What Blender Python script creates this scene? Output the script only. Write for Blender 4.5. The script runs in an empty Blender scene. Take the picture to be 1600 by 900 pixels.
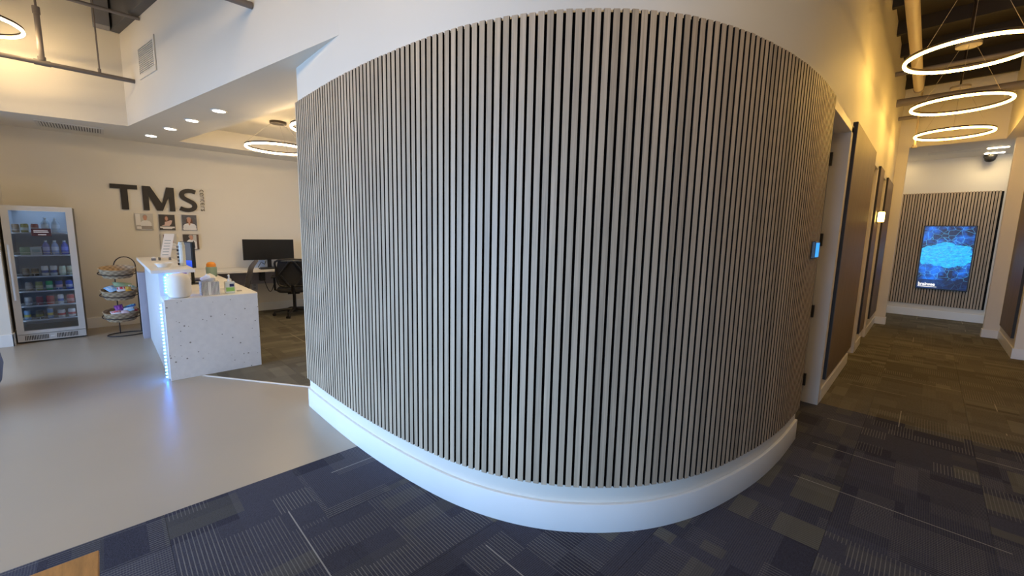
import bpy, bmesh, math, random
from mathutils import Matrix, Vector
PI = math.pi
random.seed(7)
SC = bpy.context.scene
COL = SC.collection

# ------------------------------------------------------------------ camera, world, light, exposure
cam_d = bpy.data.cameras.new('camera')
cam_d.sensor_width = 36.0
cam_d.lens = 14.462
cam_d.clip_start = 0.02
cam = bpy.data.objects.new('camera', cam_d); COL.objects.link(cam)
_f, _yaw, _pitch, _roll = 642.76, -0.787544, 0.132853, 0.0219302
_fw = Vector((math.sin(_yaw)*math.cos(_pitch), math.cos(_yaw)*math.cos(_pitch), -math.sin(_pitch)))
_r0 = Vector((math.cos(_yaw), -math.sin(_yaw), 0)); _u0 = _r0.cross(_fw)
_r = _r0*math.cos(_roll) + _u0*math.sin(_roll)
_u = -_r0*math.sin(_roll) + _u0*math.cos(_roll)
_m = Matrix((( _r.x, _u.x, -_fw.x), (_r.y, _u.y, -_fw.y), (_r.z, _u.z, -_fw.z))).to_4x4()
_m.translation = (0, 0, 1.5)
cam.matrix_world = _m
SC.camera = cam

world = bpy.data.worlds.new('world'); SC.world = world
world.use_nodes = True
world.node_tree.nodes['Background'].inputs[0].default_value = (0.50, 0.70, 1.0, 1)
world.node_tree.nodes['Background'].inputs[1].default_value = 0.8

def area_light(name, loc, direction, sx, sy, power, color, spread=PI):
    d = bpy.data.lights.new(name, 'AREA'); d.shape = 'RECTANGLE'; d.size = sx; d.size_y = sy
    d.energy = power; d.color = color; d.spread = spread
    o = bpy.data.objects.new(name, d); COL.objects.link(o)
    o.location = loc; o.rotation_euler = Vector(direction).to_track_quat('-Z', 'Z').to_euler()
    return o
DAY = (0.36, 0.60, 1.0)
# daylight entering through the glazed shop front behind the camera (one light per window)
for _x in (-5.7, -3.2, -0.7):
    area_light('daylight', (_x, -4.72, 1.25), (0, 1, -0.34), 2.2, 2.1, 100, DAY, 1.65)
area_light('daylight', (3.2, 10.9, 1.6), (-1, 0.1, -0.05), 1.2, 2.2, 0.8, DAY)     # side window of the corridor's end

SC.view_settings.view_transform = 'Standard'
try: SC.view_settings.look = 'None'
except Exception: pass
SC.view_settings.exposure = 0.0
SC.view_settings.gamma = 1.0
SC.view_settings.use_curve_mapping = False
try:
    SC.cycles.use_denoising = True
    SC.cycles.max_bounces = 8; SC.cycles.diffuse_bounces = 5; SC.cycles.glossy_bounces = 4
    SC.cycles.caustics_reflective = False; SC.cycles.caustics_refractive = False
    SC.cycles.sample_clamp_indirect = 6.0
except Exception: pass

# ------------------------------------------------------------------ materials
class X:
    """tiny expression wrapper round shader sockets"""
    def __init__(s, nt, sock): s.nt = nt; s.s = sock
    def op(s, kind, b=None, c=None):
        n = s.nt.nodes.new('ShaderNodeMath'); n.operation = kind
        for i, v in enumerate((s, b, c)):
            if v is None: continue
            if isinstance(v, X): s.nt.links.new(v.s, n.inputs[i])
            else: n.inputs[i].default_value = v
        return X(s.nt, n.outputs[0])
    def __add__(s, b): return s.op('ADD', b)
    def __sub__(s, b): return s.op('SUBTRACT', b)
    def __mul__(s, b): return s.op('MULTIPLY', b)
    def __truediv__(s, b): return s.op('DIVIDE', b)
    def floor(s): return s.op('FLOOR')
    def frac(s): return s.op('FRACT')
    def gt(s, b): return s.op('GREATER_THAN', b)
    def lt(s, b): return s.op('LESS_THAN', b)
    def sq(s): return s.op('MULTIPLY', s)
def comb(nt, x, y, z=0.0):
    n = nt.nodes.new('ShaderNodeCombineXYZ')
    for i, v in enumerate((x, y, z)):
        if isinstance(v, X): nt.links.new(v.s, n.inputs[i])
        else: n.inputs[i].default_value = v
    return n.outputs[0]
def wn(nt, vec):
    n = nt.nodes.new('ShaderNodeTexWhiteNoise'); n.noise_dimensions = '3D'; nt.links.new(vec, n.inputs['Vector'])
    return X(nt, n.outputs['Value'])
def noise(nt, vec, scale, detail=3, rough=0.55):
    n = nt.nodes.new('ShaderNodeTexNoise'); n.inputs['Scale'].default_value = scale
    n.inputs['Detail'].default_value = detail; n.inputs['Roughness'].default_value = rough
    if vec is not None: nt.links.new(vec, n.inputs['Vector'])
    return X(nt, n.outputs['Fac'])
def mixc(nt, fac, a, b):
    n = nt.nodes.new('ShaderNodeMix'); n.data_type = 'RGBA'
    if isinstance(fac, X): nt.links.new(fac.s, n.inputs[0])
    else: n.inputs[0].default_value = fac
    for i, v in ((6, a), (7, b)):
        if isinstance(v, tuple): n.inputs[i].default_value = (*v[:3], 1)
        else: nt.links.new(v, n.inputs[i])
    return n.outputs[2]
def new_mat(name):
    m = bpy.data.materials.new(name); m.use_nodes = True
    nt = m.node_tree; b = nt.nodes['Principled BSDF']
    return m, nt, b
def coords(nt, kind='Object'):
    return nt.nodes.new('ShaderNodeTexCoord').outputs[kind]
def bump(nt, b, h, strength, dist=0.002):
    n = nt.nodes.new('ShaderNodeBump'); n.inputs['Strength'].default_value = strength; n.inputs['Distance'].default_value = dist
    nt.links.new(h.s, n.inputs['Height']); nt.links.new(n.outputs[0], b.inputs['Normal'])
def mat(name, color, rough=0.5, metal=0.0, var=0.08, scale=6.0, emit=None, estr=0.0, spec=0.5, bmp=0.0, bscale=60):
    m, nt, b = new_mat(name)
    v = noise(nt, coords(nt), scale)
    dark = tuple(c*(1-var) for c in color); light = tuple(min(1, c*(1+var)) for c in color)
    nt.links.new(mixc(nt, v, dark, light), b.inputs['Base Color'])
    b.inputs['Roughness'].default_value = rough; b.inputs['Metallic'].default_value = metal
    b.inputs['Specular IOR Level'].default_value = spec
    if emit:
        b.inputs['Emission Color'].default_value = (*emit, 1); b.inputs['Emission Strength'].default_value = estr
    if bmp: bump(nt, b, noise(nt, coords(nt), bscale, 4), bmp)
    return m
def glass_mat(name, tint=(0.9, 0.95, 1.0), clear=0.85):
    m, nt, b = new_mat(name)
    out = nt.nodes['Material Output']
    tr = nt.nodes.new('ShaderNodeBsdfTransparent'); tr.inputs[0].default_value = (*tint, 1)
    gl = nt.nodes.new('ShaderNodeBsdfGlossy'); gl.inputs['Roughness'].default_value = 0.05
    lw = nt.nodes.new('ShaderNodeLayerWeight'); lw.inputs[0].default_value = 0.35
    f = X(nt, lw.outputs['Fresnel']) * 0.7 + (1-clear)*0.5
    mx = nt.nodes.new('ShaderNodeMixShader'); nt.links.new(f.s, mx.inputs[0]); nt.links.new(tr.outputs[0], mx.inputs[1]); nt.links.new(gl.outputs[0], mx.inputs[2])
    nt.links.new(mx.outputs[0], out.inputs['Surface']); nt.nodes.remove(b)
    return m

def wood_mat(name, base, rand=0.28, stretch=(60, 60, 1.2), rough=0.5):
    m, nt, b = new_mat(name)
    mp = nt.nodes.new('ShaderNodeMapping'); nt.links.new(coords(nt), mp.inputs[0]); mp.inputs['Scale'].default_value = stretch
    oi = nt.nodes.new('ShaderNodeObjectInfo'); r = X(nt, oi.outputs['Random'])
    ad = nt.nodes.new('ShaderNodeVectorMath'); ad.operation = 'ADD'
    nt.links.new(mp.outputs[0], ad.inputs[0]); nt.links.new(comb(nt, r*37.0, r*91.0, r*13.0), ad.inputs[1])
    g = noise(nt, ad.outputs[0], 2.2, 6, 0.65)
    f = (g - 0.5)*1.6 + 0.42 + (r - 0.4)*rand
    nt.links.new(mixc(nt, f, tuple(c*0.62 for c in base), tuple(min(1, c*1.28) for c in base)), b.inputs['Base Color'])
    b.inputs['Roughness'].default_value = rough
    bump(nt, b, g, 0.25, 0.001)
    return m
def carpet_mat(name, base, patch, line):
    m, nt, b = new_mat(name)
    geo = nt.nodes.new('ShaderNodeNewGeometry'); sp = nt.nodes.new('ShaderNodeSeparateXYZ'); nt.links.new(geo.outputs['Position'], sp.inputs[0])
    x, y = X(nt, sp.outputs[0]), X(nt, sp.outputs[1])
    tx, ty = ((x + 2.658)/0.61).floor(), ((y + 9.03)/0.61).floor()
    t = wn(nt, comb(nt, tx, ty, 3.0))
    sw = t.gt(0.5)
    uu = x + (y - x)*sw; vv = y + (x - y)*sw
    h = noise(nt, geo.outputs['Position'], 260, 2, 0.7)
    big = noise(nt, geo.outputs['Position'], 3.0, 2)
    ra = wn(nt, comb(nt, (uu/0.33 + t*5.0).floor(), (vv/0.105).floor(), 1.0))
    rb = wn(nt, comb(nt, (uu/0.26 + t*9.0).floor(), (vv/0.165 + t*3.0).floor(), 7.0))
    rd = wn(nt, comb(nt, (uu/0.43 + t*2.0).floor(), (vv/0.33 + t*4.0).floor(), 11.0))
    st = (uu/0.0165).frac().lt(0.24) * rb.gt(0.42) * (rb*0.75)
    fine = (vv/0.0095).frac().lt(0.4) * rd.gt(0.35) * 0.13
    pt = ra.gt(0.80) * ((ra - 0.80)*4.0 + 0.1)
    long_ = (uu/0.61 + 0.03).frac().lt(0.010) * wn(nt, comb(nt, (uu/0.61+0.03).floor(), (vv/0.45).floor(), 5.0)).gt(0.6)
    c = mixc(nt, (h - 0.5)*1.8 + 0.35 + rd*0.35, tuple(v*0.5 for v in base), tuple(v*1.6 for v in base))
    c = mixc(nt, pt, c, patch)
    c = mixc(nt, (fine + st*0.8).op('MINIMUM', 1.0), c, line)
    c = mixc(nt, long_*0.8, c, tuple(min(1, v*1.6) for v in line))
    nt.links.new(c, b.inputs['Base Color'])
    b.inputs['Roughness'].default_value = 0.95; b.inputs['Specular IOR Level'].default_value = 0.15
    bump(nt, b, h + st*0.4, 0.5, 0.004)
    return m
def concrete_mat():
    m, nt, b = new_mat('polished_concrete')
    geo = nt.nodes.new('ShaderNodeNewGeometry'); p = geo.outputs['Position']
    a = noise(nt, p, 0.8, 1, 0.4); f = noise(nt, p, 5, 1, 0.4)
    c = mixc(nt, a, (0.345, 0.30, 0.24), (0.43, 0.375, 0.30))
    c = mixc(nt, f*0.16, c, (0.30, 0.28, 0.25))
    nt.links.new(c, b.inputs['Base Color'])
    r = a*0.06 + 0.29; nt.links.new(r.s, b.inputs['Roughness'])
    b.inputs['Specular IOR Level'].default_value = 0.5
    return m
def terrazzo_mat():
    m, nt, b = new_mat('speckled_white_stone')
    co = coords(nt)
    v = nt.nodes.new('ShaderNodeTexVoronoi'); v.inputs['Scale'].default_value = 33; nt.links.new(co, v.inputs['Vector'])
    d = X(nt, v.outputs['Distance'])
    sepc = nt.nodes.new('ShaderNodeSeparateColor'); nt.links.new(v.outputs['Color'], sepc.inputs[0])
    r = X(nt, sepc.outputs[0]); g = X(nt, sepc.outputs[1])
    sp = d.lt(g*0.26 + 0.08) * r.gt(0.83)
    base = mixc(nt, noise(nt, co, 20, 4), (0.66, 0.66, 0.67), (0.80, 0.80, 0.80))
    dark = mixc(nt, g, (0.04, 0.045, 0.05), (0.30, 0.29, 0.28))
    nt.links.new(mixc(nt, sp, base, dark), b.inputs['Base Color'])
    b.inputs['Roughness'].default_value = 0.3
    return m
def screen_mat():
    m, nt, b = new_mat('brain_network_screen')
    co = coords(nt)                       # object coordinates: x across (m), z up (m) from the screen centre
    sp = nt.nodes.new('ShaderNodeSeparateXYZ'); nt.links.new(co, sp.inputs[0])
    x, z = X(nt, sp.outputs[0]), X(nt, sp.outputs[2])
    # glowing folded ellipse
    wob = noise(nt, co, 5, 4)
    e = ((x - 0.0)/0.40).sq() + ((z - 0.05)/0.235).sq() + (wob - 0.5)*1.5
    inside = e.lt(1.0)
    v1 = nt.nodes.new('ShaderNodeTexVoronoi'); v1.feature = 'DISTANCE_TO_EDGE'; v1.inputs['Scale'].default_value = 8.5; nt.links.new(co, v1.inputs['Vector'])
    lines = X(nt, v1.outputs['Distance']).lt(0.014)
    mp = nt.nodes.new('ShaderNodeMapping'); mp.inputs['Scale'].default_value = (1.0, 1.0, 3.2); nt.links.new(co, mp.inputs[0])
    folds = noise(nt, mp.outputs[0], 11, 6, 0.7)
    cloud = noise(nt, co, 3.2, 4, 0.6)
    sky = mixc(nt, (cloud.op('POWER', 2.0)*5.0 - 1.05).op('MAXIMUM', 0.0), (0.002, 0.004, 0.035), (0.0, 0.16, 0.85))
    sky = mixc(nt, lines*(cloud*1.1), sky, (0.10, 0.55, 1.0))
    brain = mixc(nt, (folds - 0.5)*2.4 + 0.55, (0.0, 0.10, 0.62), (0.02, 0.66, 1.0))
    brain = mixc(nt, lines*0.25, brain, (0.3, 0.9, 1.0))
    c = mixc(nt, inside, sky, brain)
    low = z.lt(-0.43)
    c = mixc(nt, low*0.85, c, (0.002, 0.003, 0.03))
    nt.links.new(c, b.inputs['Emission Color']); b.inputs['Emission Strength'].default_value = 1.15
    b.inputs['Base Color'].default_value = (0.01, 0.01, 0.015, 1); b.inputs['Roughness'].default_value = 0.25
    return m
def wicker_mat():
    m, nt, b = new_mat('wicker')
    co = coords(nt)
    sp = nt.nodes.new('ShaderNodeSeparateXYZ'); nt.links.new(co, sp.inputs[0])
    a = X(nt, sp.outputs[1]).op('ARCTAN2', X(nt, sp.outputs[0])); z = X(nt, sp.outputs[2])
    w = (a*13.0).op('SINE') * (z*120.0).op('SINE')
    n = noise(nt, co, 40, 3)
    c = mixc(nt, (w*0.5 + 0.5)*0.7 + n*0.3, (0.20, 0.13, 0.07), (0.62, 0.47, 0.30))
    nt.links.new(c, b.inputs['Base Color']); b.inputs['Roughness'].default_value = 0.7
    bump(nt, b, w, 0.6, 0.004)
    return m
def stripe_box_mat():
    m, nt, b = new_mat('striped_card')
    sp = nt.nodes.new('ShaderNodeSeparateXYZ'); nt.links.new(coords(nt), sp.inputs[0])
    s = X(nt, sp.outputs[1]) + X(nt, sp.outputs[0])
    k = s/0.0115
    f = k.frac().lt(0.45) * wn(nt, comb(nt, k.floor(), 2.0)).gt(0.15)
    nt.links.new(mixc(nt, f, (0.72, 0.73, 0.74), (0.10, 0.12, 0.13)), b.inputs['Base Color'])
    b.inputs['Roughness'].default_value = 0.6
    return m

M = dict(
    paint=mat('warm_white_paint', (0.76, 0.72, 0.64), 0.6, var=0.03, scale=1.5, bmp=0.05, bscale=120),
    trim=mat('white_trim_paint', (0.82, 0.82, 0.80), 0.35, var=0.02),
    frame=mat('door_frame_paint', (0.66, 0.62, 0.56), 0.4, var=0.03),
    deck=mat('dark_deck', (0.10, 0.10, 0.105), 0.8, var=0.15),
    deck_b=mat('blackened_deck', (0.035, 0.030, 0.026), 0.85, var=0.2),
    steel=mat('grey_steel_beam', (0.27, 0.27, 0.29), 0.6, var=0.08),
    pipe=mat('painted_pipe', (0.20, 0.175, 0.165), 0.5, var=0.08),
    pale_pipe=mat('pale_pipe', (0.50, 0.42, 0.30), 0.5, var=0.08),
    slat=wood_mat('grey_oak_slat', (0.51, 0.405, 0.29), 0.36),
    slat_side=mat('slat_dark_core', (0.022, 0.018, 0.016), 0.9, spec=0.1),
    felt=mat('black_felt', (0.012, 0.011, 0.011), 0.95, spec=0.1),
    panel=wood_mat('dark_walnut_panel', (0.165, 0.112, 0.065), 0.1, (14, 14, 0.7)),
    panel_edge=mat('panel_edge', (0.02, 0.016, 0.013), 0.6),
    carpet=carpet_mat('blue_grey_carpet', (0.044, 0.045, 0.066), (0.115, 0.113, 0.095), (0.25, 0.245, 0.23)),
    carpet_b=carpet_mat('brown_grey_carpet', (0.110, 0.099, 0.075), (0.18, 0.165, 0.125), (0.26, 0.235, 0.18)),
    concrete=concrete_mat(), terrazzo=terrazzo_mat(), screen=screen_mat(), wicker=wicker_mat(), stripes=stripe_box_mat(),
    white=mat('white_laminate', (0.80, 0.79, 0.76), 0.35, var=0.02),
    flute=mat('fluted_white_panel', (0.78, 0.80, 0.82), 0.4, var=0.02),
    shade_panel=mat('shaded_laminate', (0.42, 0.40, 0.47), 0.5),  # shade on the desk's far block painted in as lilac grey
    led=mat('cyan_led', (0.2, 0.6, 1.0), 0.4, emit=(0.035, 0.25, 1.0), estr=45.0),
    ring=mat('warm_ring_diffuser', (0.9, 0.8, 0.6), 0.4, emit=(1.0, 0.58, 0.13), estr=44.0),
    ring_l=mat('soft_ring_diffuser', (0.9, 0.85, 0.75), 0.4, emit=(1.0, 0.70, 0.35), estr=62.0),
    ring_body=mat('bronze_ring_body', (0.06, 0.045, 0.035), 0.4, 0.6),
    wire=mat('suspension_wire', (0.45, 0.40, 0.33), 0.4, 0.5),
    downlight=mat('downlight_lens', (0.9, 0.9, 0.9), 0.4, emit=(1.0, 0.93, 0.80), estr=9.0),
    downlight_w=mat('warm_downlight_lens', (0.9, 0.85, 0.75), 0.4, emit=(1.0, 0.76, 0.40), estr=70.0),
    fridge_fill_top=mat('fridge_fill_top', (0.8, 0.85, 0.9), 0.4, emit=(0.62, 0.80, 1.0), estr=1.1),  # added glow that brightens the fridge inside from the top
    fridge_fill_side=mat('fridge_fill_side_glow', (0.8, 0.85, 0.9), 0.4, emit=(0.62, 0.80, 1.0), estr=4.5),  # added glow that brightens the fridge inside from both sides
    sconce=mat('sconce_glow', (0.9, 0.7, 0.3), 0.4, emit=(1.0, 0.66, 0.16), estr=14.0),
    black=mat('black_plastic', (0.014, 0.014, 0.016), 0.4),
    mesh_black=mat('black_mesh_fabric', (0.022, 0.022, 0.026), 0.8, bmp=0.3, bscale=300),
    grey_fabric=mat('charcoal_fabric', (0.075, 0.073, 0.085), 0.85, bmp=0.3, bscale=250),
    bezel=mat('black_bezel', (0.008, 0.008, 0.009), 0.3),
    dark_screen=mat('dark_screen', (0.006, 0.006, 0.007), 0.35),
    blue_glow=mat('blue_screen_glow', (0.02, 0.05, 0.3), 0.3, emit=(0.03, 0.10, 0.75), estr=0.9),
    grey_screen=mat('grey_screen_face', (0.15, 0.13, 0.115), 0.7, spec=0.2),
    steel_b=mat('brushed_stainless', (0.66, 0.65, 0.63), 0.36, 0.45, var=0.06, scale=3),
    fridge_in=mat('fridge_liner', (0.50, 0.53, 0.58), 0.5),
    fridge_dark=mat('dark_slot', (0.02, 0.02, 0.022), 0.6),
    shelf_m=mat('fridge_shelf', (0.55, 0.60, 0.68), 0.3),
    glass=glass_mat('door_glass'),
    clear=glass_mat('clear_bottle', (0.80, 0.88, 0.95), 0.75),
    maroon=mat('maroon_sign', (0.055, 0.018, 0.024), 0.5),
    letter_dark=mat('dark_brown_lettering', (0.024, 0.019, 0.017), 0.5),
    print_w=mat('white_print', (0.80, 0.78, 0.78), 0.5, emit=None),
    text_w=mat('screen_white_text', (0.8, 0.8, 0.8), 0.5, emit=(1, 1, 1), estr=0.9),
    skin=mat('skin_tone', (0.55, 0.30, 0.22), 0.5), hair_l=mat('light_hair', (0.50, 0.40, 0.30), 0.6), hair_d=mat('brown_hair', (0.16, 0.08, 0.05), 0.6),
    hair_g=mat('grey_hair', (0.35, 0.32, 0.30), 0.6),
    coat=mat('white_coat', (0.78, 0.78, 0.80), 0.5), pink=mat('pale_pink_top', (0.66, 0.48, 0.44), 0.5), tie=mat('dark_tie', (0.02, 0.025, 0.05), 0.5),
    bg_d=mat('dark_backdrop', (0.055, 0.05, 0.05), 0.35), bg_l=mat('light_backdrop', (0.55, 0.54, 0.52), 0.35), bg_f=mat('foliage_backdrop', (0.10, 0.10, 0.12), 0.35, var=0.5, scale=30),
    wood_edge=mat('brown_print_edge', (0.12, 0.07, 0.05), 0.5),
    iron=mat('dark_iron', (0.035, 0.030, 0.032), 0.5, 0.4),
    speaker=mat('white_knit_fabric', (0.80, 0.79, 0.77), 0.8, bmp=0.25, bscale=400),
    tissue=mat('white_tissue', (0.85, 0.85, 0.86), 0.8),
    gel=mat('clear_gel', (0.72, 0.76, 0.72), 0.15), gel_label=mat('green_label', (0.30, 0.58, 0.14), 0.4), navy=mat('navy', (0.02, 0.03, 0.12), 0.4),
    orange=mat('orange_plastic', (0.85, 0.32, 0.04), 0.4), teal=mat('grey_teal', (0.28, 0.42, 0.40), 0.4),
    cyan_screen=mat('cyan_tablet_screen', (0.05, 0.4, 0.9), 0.3, emit=(0.02, 0.36, 0.95), estr=0.95),
    vent=mat('vent_metal', (0.66, 0.63, 0.57), 0.5), vent_dark=mat('vent_shadow', (0.10, 0.09, 0.08), 0.8),
    leather=wood_mat('honey_oak_top', (0.46, 0.235, 0.075), 0.1, (3, 22, 22)),
    grey_uph=mat('blue_grey_upholstery', (0.10, 0.11, 0.15), 0.8, bmp=0.2, bscale=200),
    strip=mat('pale_edge_strip', (0.75, 0.74, 0.72), 0.4),
    cable=mat('black_cable', (0.015, 0.015, 0.016), 0.5),
    aluminium=mat('window_aluminium', (0.35, 0.35, 0.36), 0.4, 0.6),
    pave=mat('outdoor_paving', (0.35, 0.34, 0.32), 0.9),
)
_cm = {}
def cmat(c, rough=0.35, metal=0.0):
    k = (c, rough, metal)
    if k not in _cm: _cm[k] = mat('coloured_%d' % len(_cm), c, rough, metal)
    return _cm[k]

# ------------------------------------------------------------------ mesh helpers
class MB:
    def __init__(s): s.v = []; s.f = []; s.smooth = []
    def add(s, vs, fs, sm=False):
        o = len(s.v); s.v += [tuple(v) for v in vs]; s.f += [tuple(i+o for i in f) for f in fs]; s.smooth += [sm]*len(fs); return s
    def box(s, x0, y0, z0, x1, y1, z1):
        x0, x1 = min(x0, x1), max(x0, x1); y0, y1 = min(y0, y1), max(y0, y1); z0, z1 = min(z0, z1), max(z0, z1)
        return s.add([(x0,y0,z0),(x1,y0,z0),(x1,y1,z0),(x0,y1,z0),(x0,y0,z1),(x1,y0,z1),(x1,y1,z1),(x0,y1,z1)],
                     [(0,3,2,1),(4,5,6,7),(0,1,5,4),(1,2,6,5),(2,3,7,6),(3,0,4,7)])
    def prism(s, poly, z0, z1):
        n = len(poly)
        return s.add([(x,y,z0) for x,y in poly]+[(x,y,z1) for x,y in poly],
                     [tuple(range(n-1,-1,-1)), tuple(range(n,2*n))]+[(i,(i+1)%n,n+(i+1)%n,n+i) for i in range(n)])
    def tube(s, pts, r, n=8, closed=False, r_end=None):
        pts = [Vector(p) for p in pts]; m = len(pts); rings = []
        up = None
        for i, p in enumerate(pts):
            if closed: t = pts[(i+1) % m] - pts[i-1]
            else: t = pts[min(i+1, m-1)] - pts[max(i-1, 0)]
            t.normalize()
            if up is None:
                a = Vector((0,0,1)) if abs(t.z) < 0.9 else Vector((1,0,0)); up = (a - t*a.dot(t)).normalized()
            else: up = (up - t*up.dot(t)).normalized()
            b = t.cross(up); rr = r if r_end is None else r+(r_end-r)*i/(m-1)
            rings.append([p + (up*math.cos(2*PI*k/n) + b*math.sin(2*PI*k/n))*rr for k in range(n)])
        vs = [v for ring in rings for v in ring]; fs = []
        for i in range(m if closed else m-1):
            j = (i+1) % m
            for k in range(n): fs.append((i*n+k, i*n+(k+1) % n, j*n+(k+1) % n, j*n+k))
        if not closed: fs += [tuple(range(n-1,-1,-1)), tuple((m-1)*n+k for k in range(n))]
        return s.add(vs, fs, True)
    def lathe(s, prof, c=(0,0,0), n=24, sx=1.0, sy=1.0, tilt=None):
        vs = []; k = len(prof)
        for r, z in prof:
            for i in range(n):
                a = 2*PI*i/n; v = Vector((r*math.cos(a)*sx, r*math.sin(a)*sy, z))
                if tilt is not None: v = tilt @ v
                vs.append(v + Vector(c))
        fs = [(j*n+i, j*n+(i+1) % n, (j+1)*n+(i+1) % n, (j+1)*n+i) for j in range(k-1) for i in range(n)]
        fs += [tuple(range(n-1,-1,-1)), tuple((k-1)*n+i for i in range(n))]
        return s.add(vs, fs, True)
    def flat(s, poly3, d):
        """polygon (3-D points) extruded by vector d"""
        n = len(poly3); P = [Vector(p) for p in poly3]; D = Vector(d)
        return s.add(P+[p+D for p in P], [tuple(range(n-1,-1,-1)), tuple(range(n,2*n))]+[(i,(i+1)%n,n+(i+1)%n,n+i) for i in range(n)])
    def build(s, name, m, parent=None, bevel=0.0, loc=None):
        me = bpy.data.meshes.new(name)
        off = Vector(loc) if loc is not None else Vector((0,0,0))
        me.from_pydata([tuple(Vector(v)-off) for v in s.v], [], s.f)
        me.polygons.foreach_set('use_smooth', s.smooth)
        bm = bmesh.new(); bm.from_mesh(me); bmesh.ops.recalc_face_normals(bm, faces=bm.faces); bm.to_mesh(me); bm.free()
        me.materials.append(M[m] if isinstance(m, str) else m); me.update()
        o = bpy.data.objects.new(name, me); COL.objects.link(o)
        o.location = off
        if bevel:
            b = o.modifiers.new('bevel', 'BEVEL'); b.width = bevel; b.segments = 2; b.limit_method = 'ANGLE'
        if any(s.smooth) and not bevel:
            try: me.set_sharp_from_angle(angle=math.radians(40))
            except Exception: pass
        if parent is not None: attach(o, parent)
        return o
LOCAL = set()
def attach(o, parent):
    o.parent = parent
    if parent.parent is None and parent.name not in LOCAL: o.matrix_parent_inverse = Matrix.Translation(-Vector(parent.location))
    elif parent.parent is not None and parent.name not in LOCAL: o.matrix_parent_inverse = Matrix.Translation(-Vector(parent.location))
def thing(name, label, cat, loc, group=None, rot=0.0, local=False):
    o = bpy.data.objects.new(name, None); COL.objects.link(o); o.location = loc; o.rotation_euler = (0,0,rot); o.empty_display_size = 0.1
    o['label'] = label; o['category'] = cat
    if group: o['group'] = group
    if local: LOCAL.add(o.name)
    return o
def tag(o, label, cat, group=None):
    o['label'] = label; o['category'] = cat
    if group: o['group'] = group
    return o
def struct(o, label=None):
    o['kind'] = 'structure'
    if label: o['label'] = label
    return o
def stuff(o): o['kind'] = 'stuff'; return o

# ------------------------------------------------------------------ plan
ZD = 4.20          # corridor deck
ZL = 4.55          # lobby deck
ZS = 2.72          # soffit over the reception
XW = -8.42         # reception wall
WL = -0.573         # corridor left wall
raw = [(-3.56,1.146),(-3.2,1.144),(-2.85,1.148),(-2.5,1.163),(-2.2,1.19),(-1.95,1.224),(-1.72,1.268),(-1.52,1.333),(-1.35,1.412),(-1.20,1.508),
       (-1.058,1.634),(-0.945,1.762),(-0.86,1.885),(-0.782,2.035),(-0.708,2.225),(-0.642,2.50),(-0.59,2.80),(-0.562,3.12),(-0.555,3.40),(-0.555,3.62)]
def catmull(P, n=10):
    out = []
    for i in range(len(P)-1):
        p0, p1, p2, p3 = (Vector(P[max(i-1,0)]), Vector(P[i]), Vector(P[i+1]), Vector(P[min(i+2,len(P)-1)]))
        for k in range(n):
            t = k/n
            out.append(0.5*((2*p1)+(p2-p0)*t+(2*p0-5*p1+4*p2-p3)*t*t+(3*p1-p0-3*p2+p3)*t**3))
    out.append(Vector(P[-1])); return out
cur = catmull(raw)
for _ in range(30):
    cur = [cur[0]] + [(cur[i-1]+cur[i]*2+cur[i+1])/4 for i in range(1, len(cur)-1)] + [cur[-1]]
corner = [Vector((-3.66+0.10*(1-math.cos(a)), 1.246-0.10*math.sin(a))) for a in [PI/2*k/8 for k in range(0, 9)]]
full = [Vector((-3.66, 4.45)), Vector((-3.66, 2.8))] + corner[:-1] + cur     # outer face of the base board
def normals(P):
    N = []
    for i in range(len(P)):
        t = P[min(i+1,len(P)-1)] - P[max(i-1,0)]; t.normalize(); N.append(Vector((t.y, -t.x)))
    return N
def offset(P, d):
    return [p + n*d for p, n in zip(P, normals(P))]
def ribbon(P, d0, d1, z0, z1):
    A, B = offset(P, d0), offset(P, d1); n = len(P); mb = MB()
    vs = [(p.x,p.y,z0) for p in A]+[(p.x,p.y,z1) for p in A]+[(p.x,p.y,z0) for p in B]+[(p.x,p.y,z1) for p in B]
    fs = []
    for i in range(n-1):
        fs += [(i,i+1,n+i+1,n+i),(2*n+i,3*n+i,3*n+i+1,2*n+i+1),(n+i,n+i+1,3*n+i+1,3*n+i),(i,2*n+i,2*n+i+1,i+1)]
    fs += [(0,n,3*n,2*n),(n-1,2*n+n-1,3*n+n-1,2*n-1)]
    mb.add(vs, fs, False); mb.smooth = [abs(k % 4) < 2 for k in range(len(fs))]
    return mb
def resample(P, pitch, start=0.0):
    out = []; acc = 0.0; nxt = start
    for a, b in zip(P[:-1], P[1:]):
        L = (b-a).length
        while nxt <= acc+L and L > 0:
            t = (nxt-acc)/L; d = (b-a)/L; out.append((a+(b-a)*t, d)); nxt += pitch
        acc += L
    return out

# ------------------------------------------------------------------ structure: floors
fl = struct(MB().box(-8.9, -4.9, -0.12, 3.9, 12.2, -0.012).build('floor', 'concrete'), 'structural slab below the floor finishes')
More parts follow.
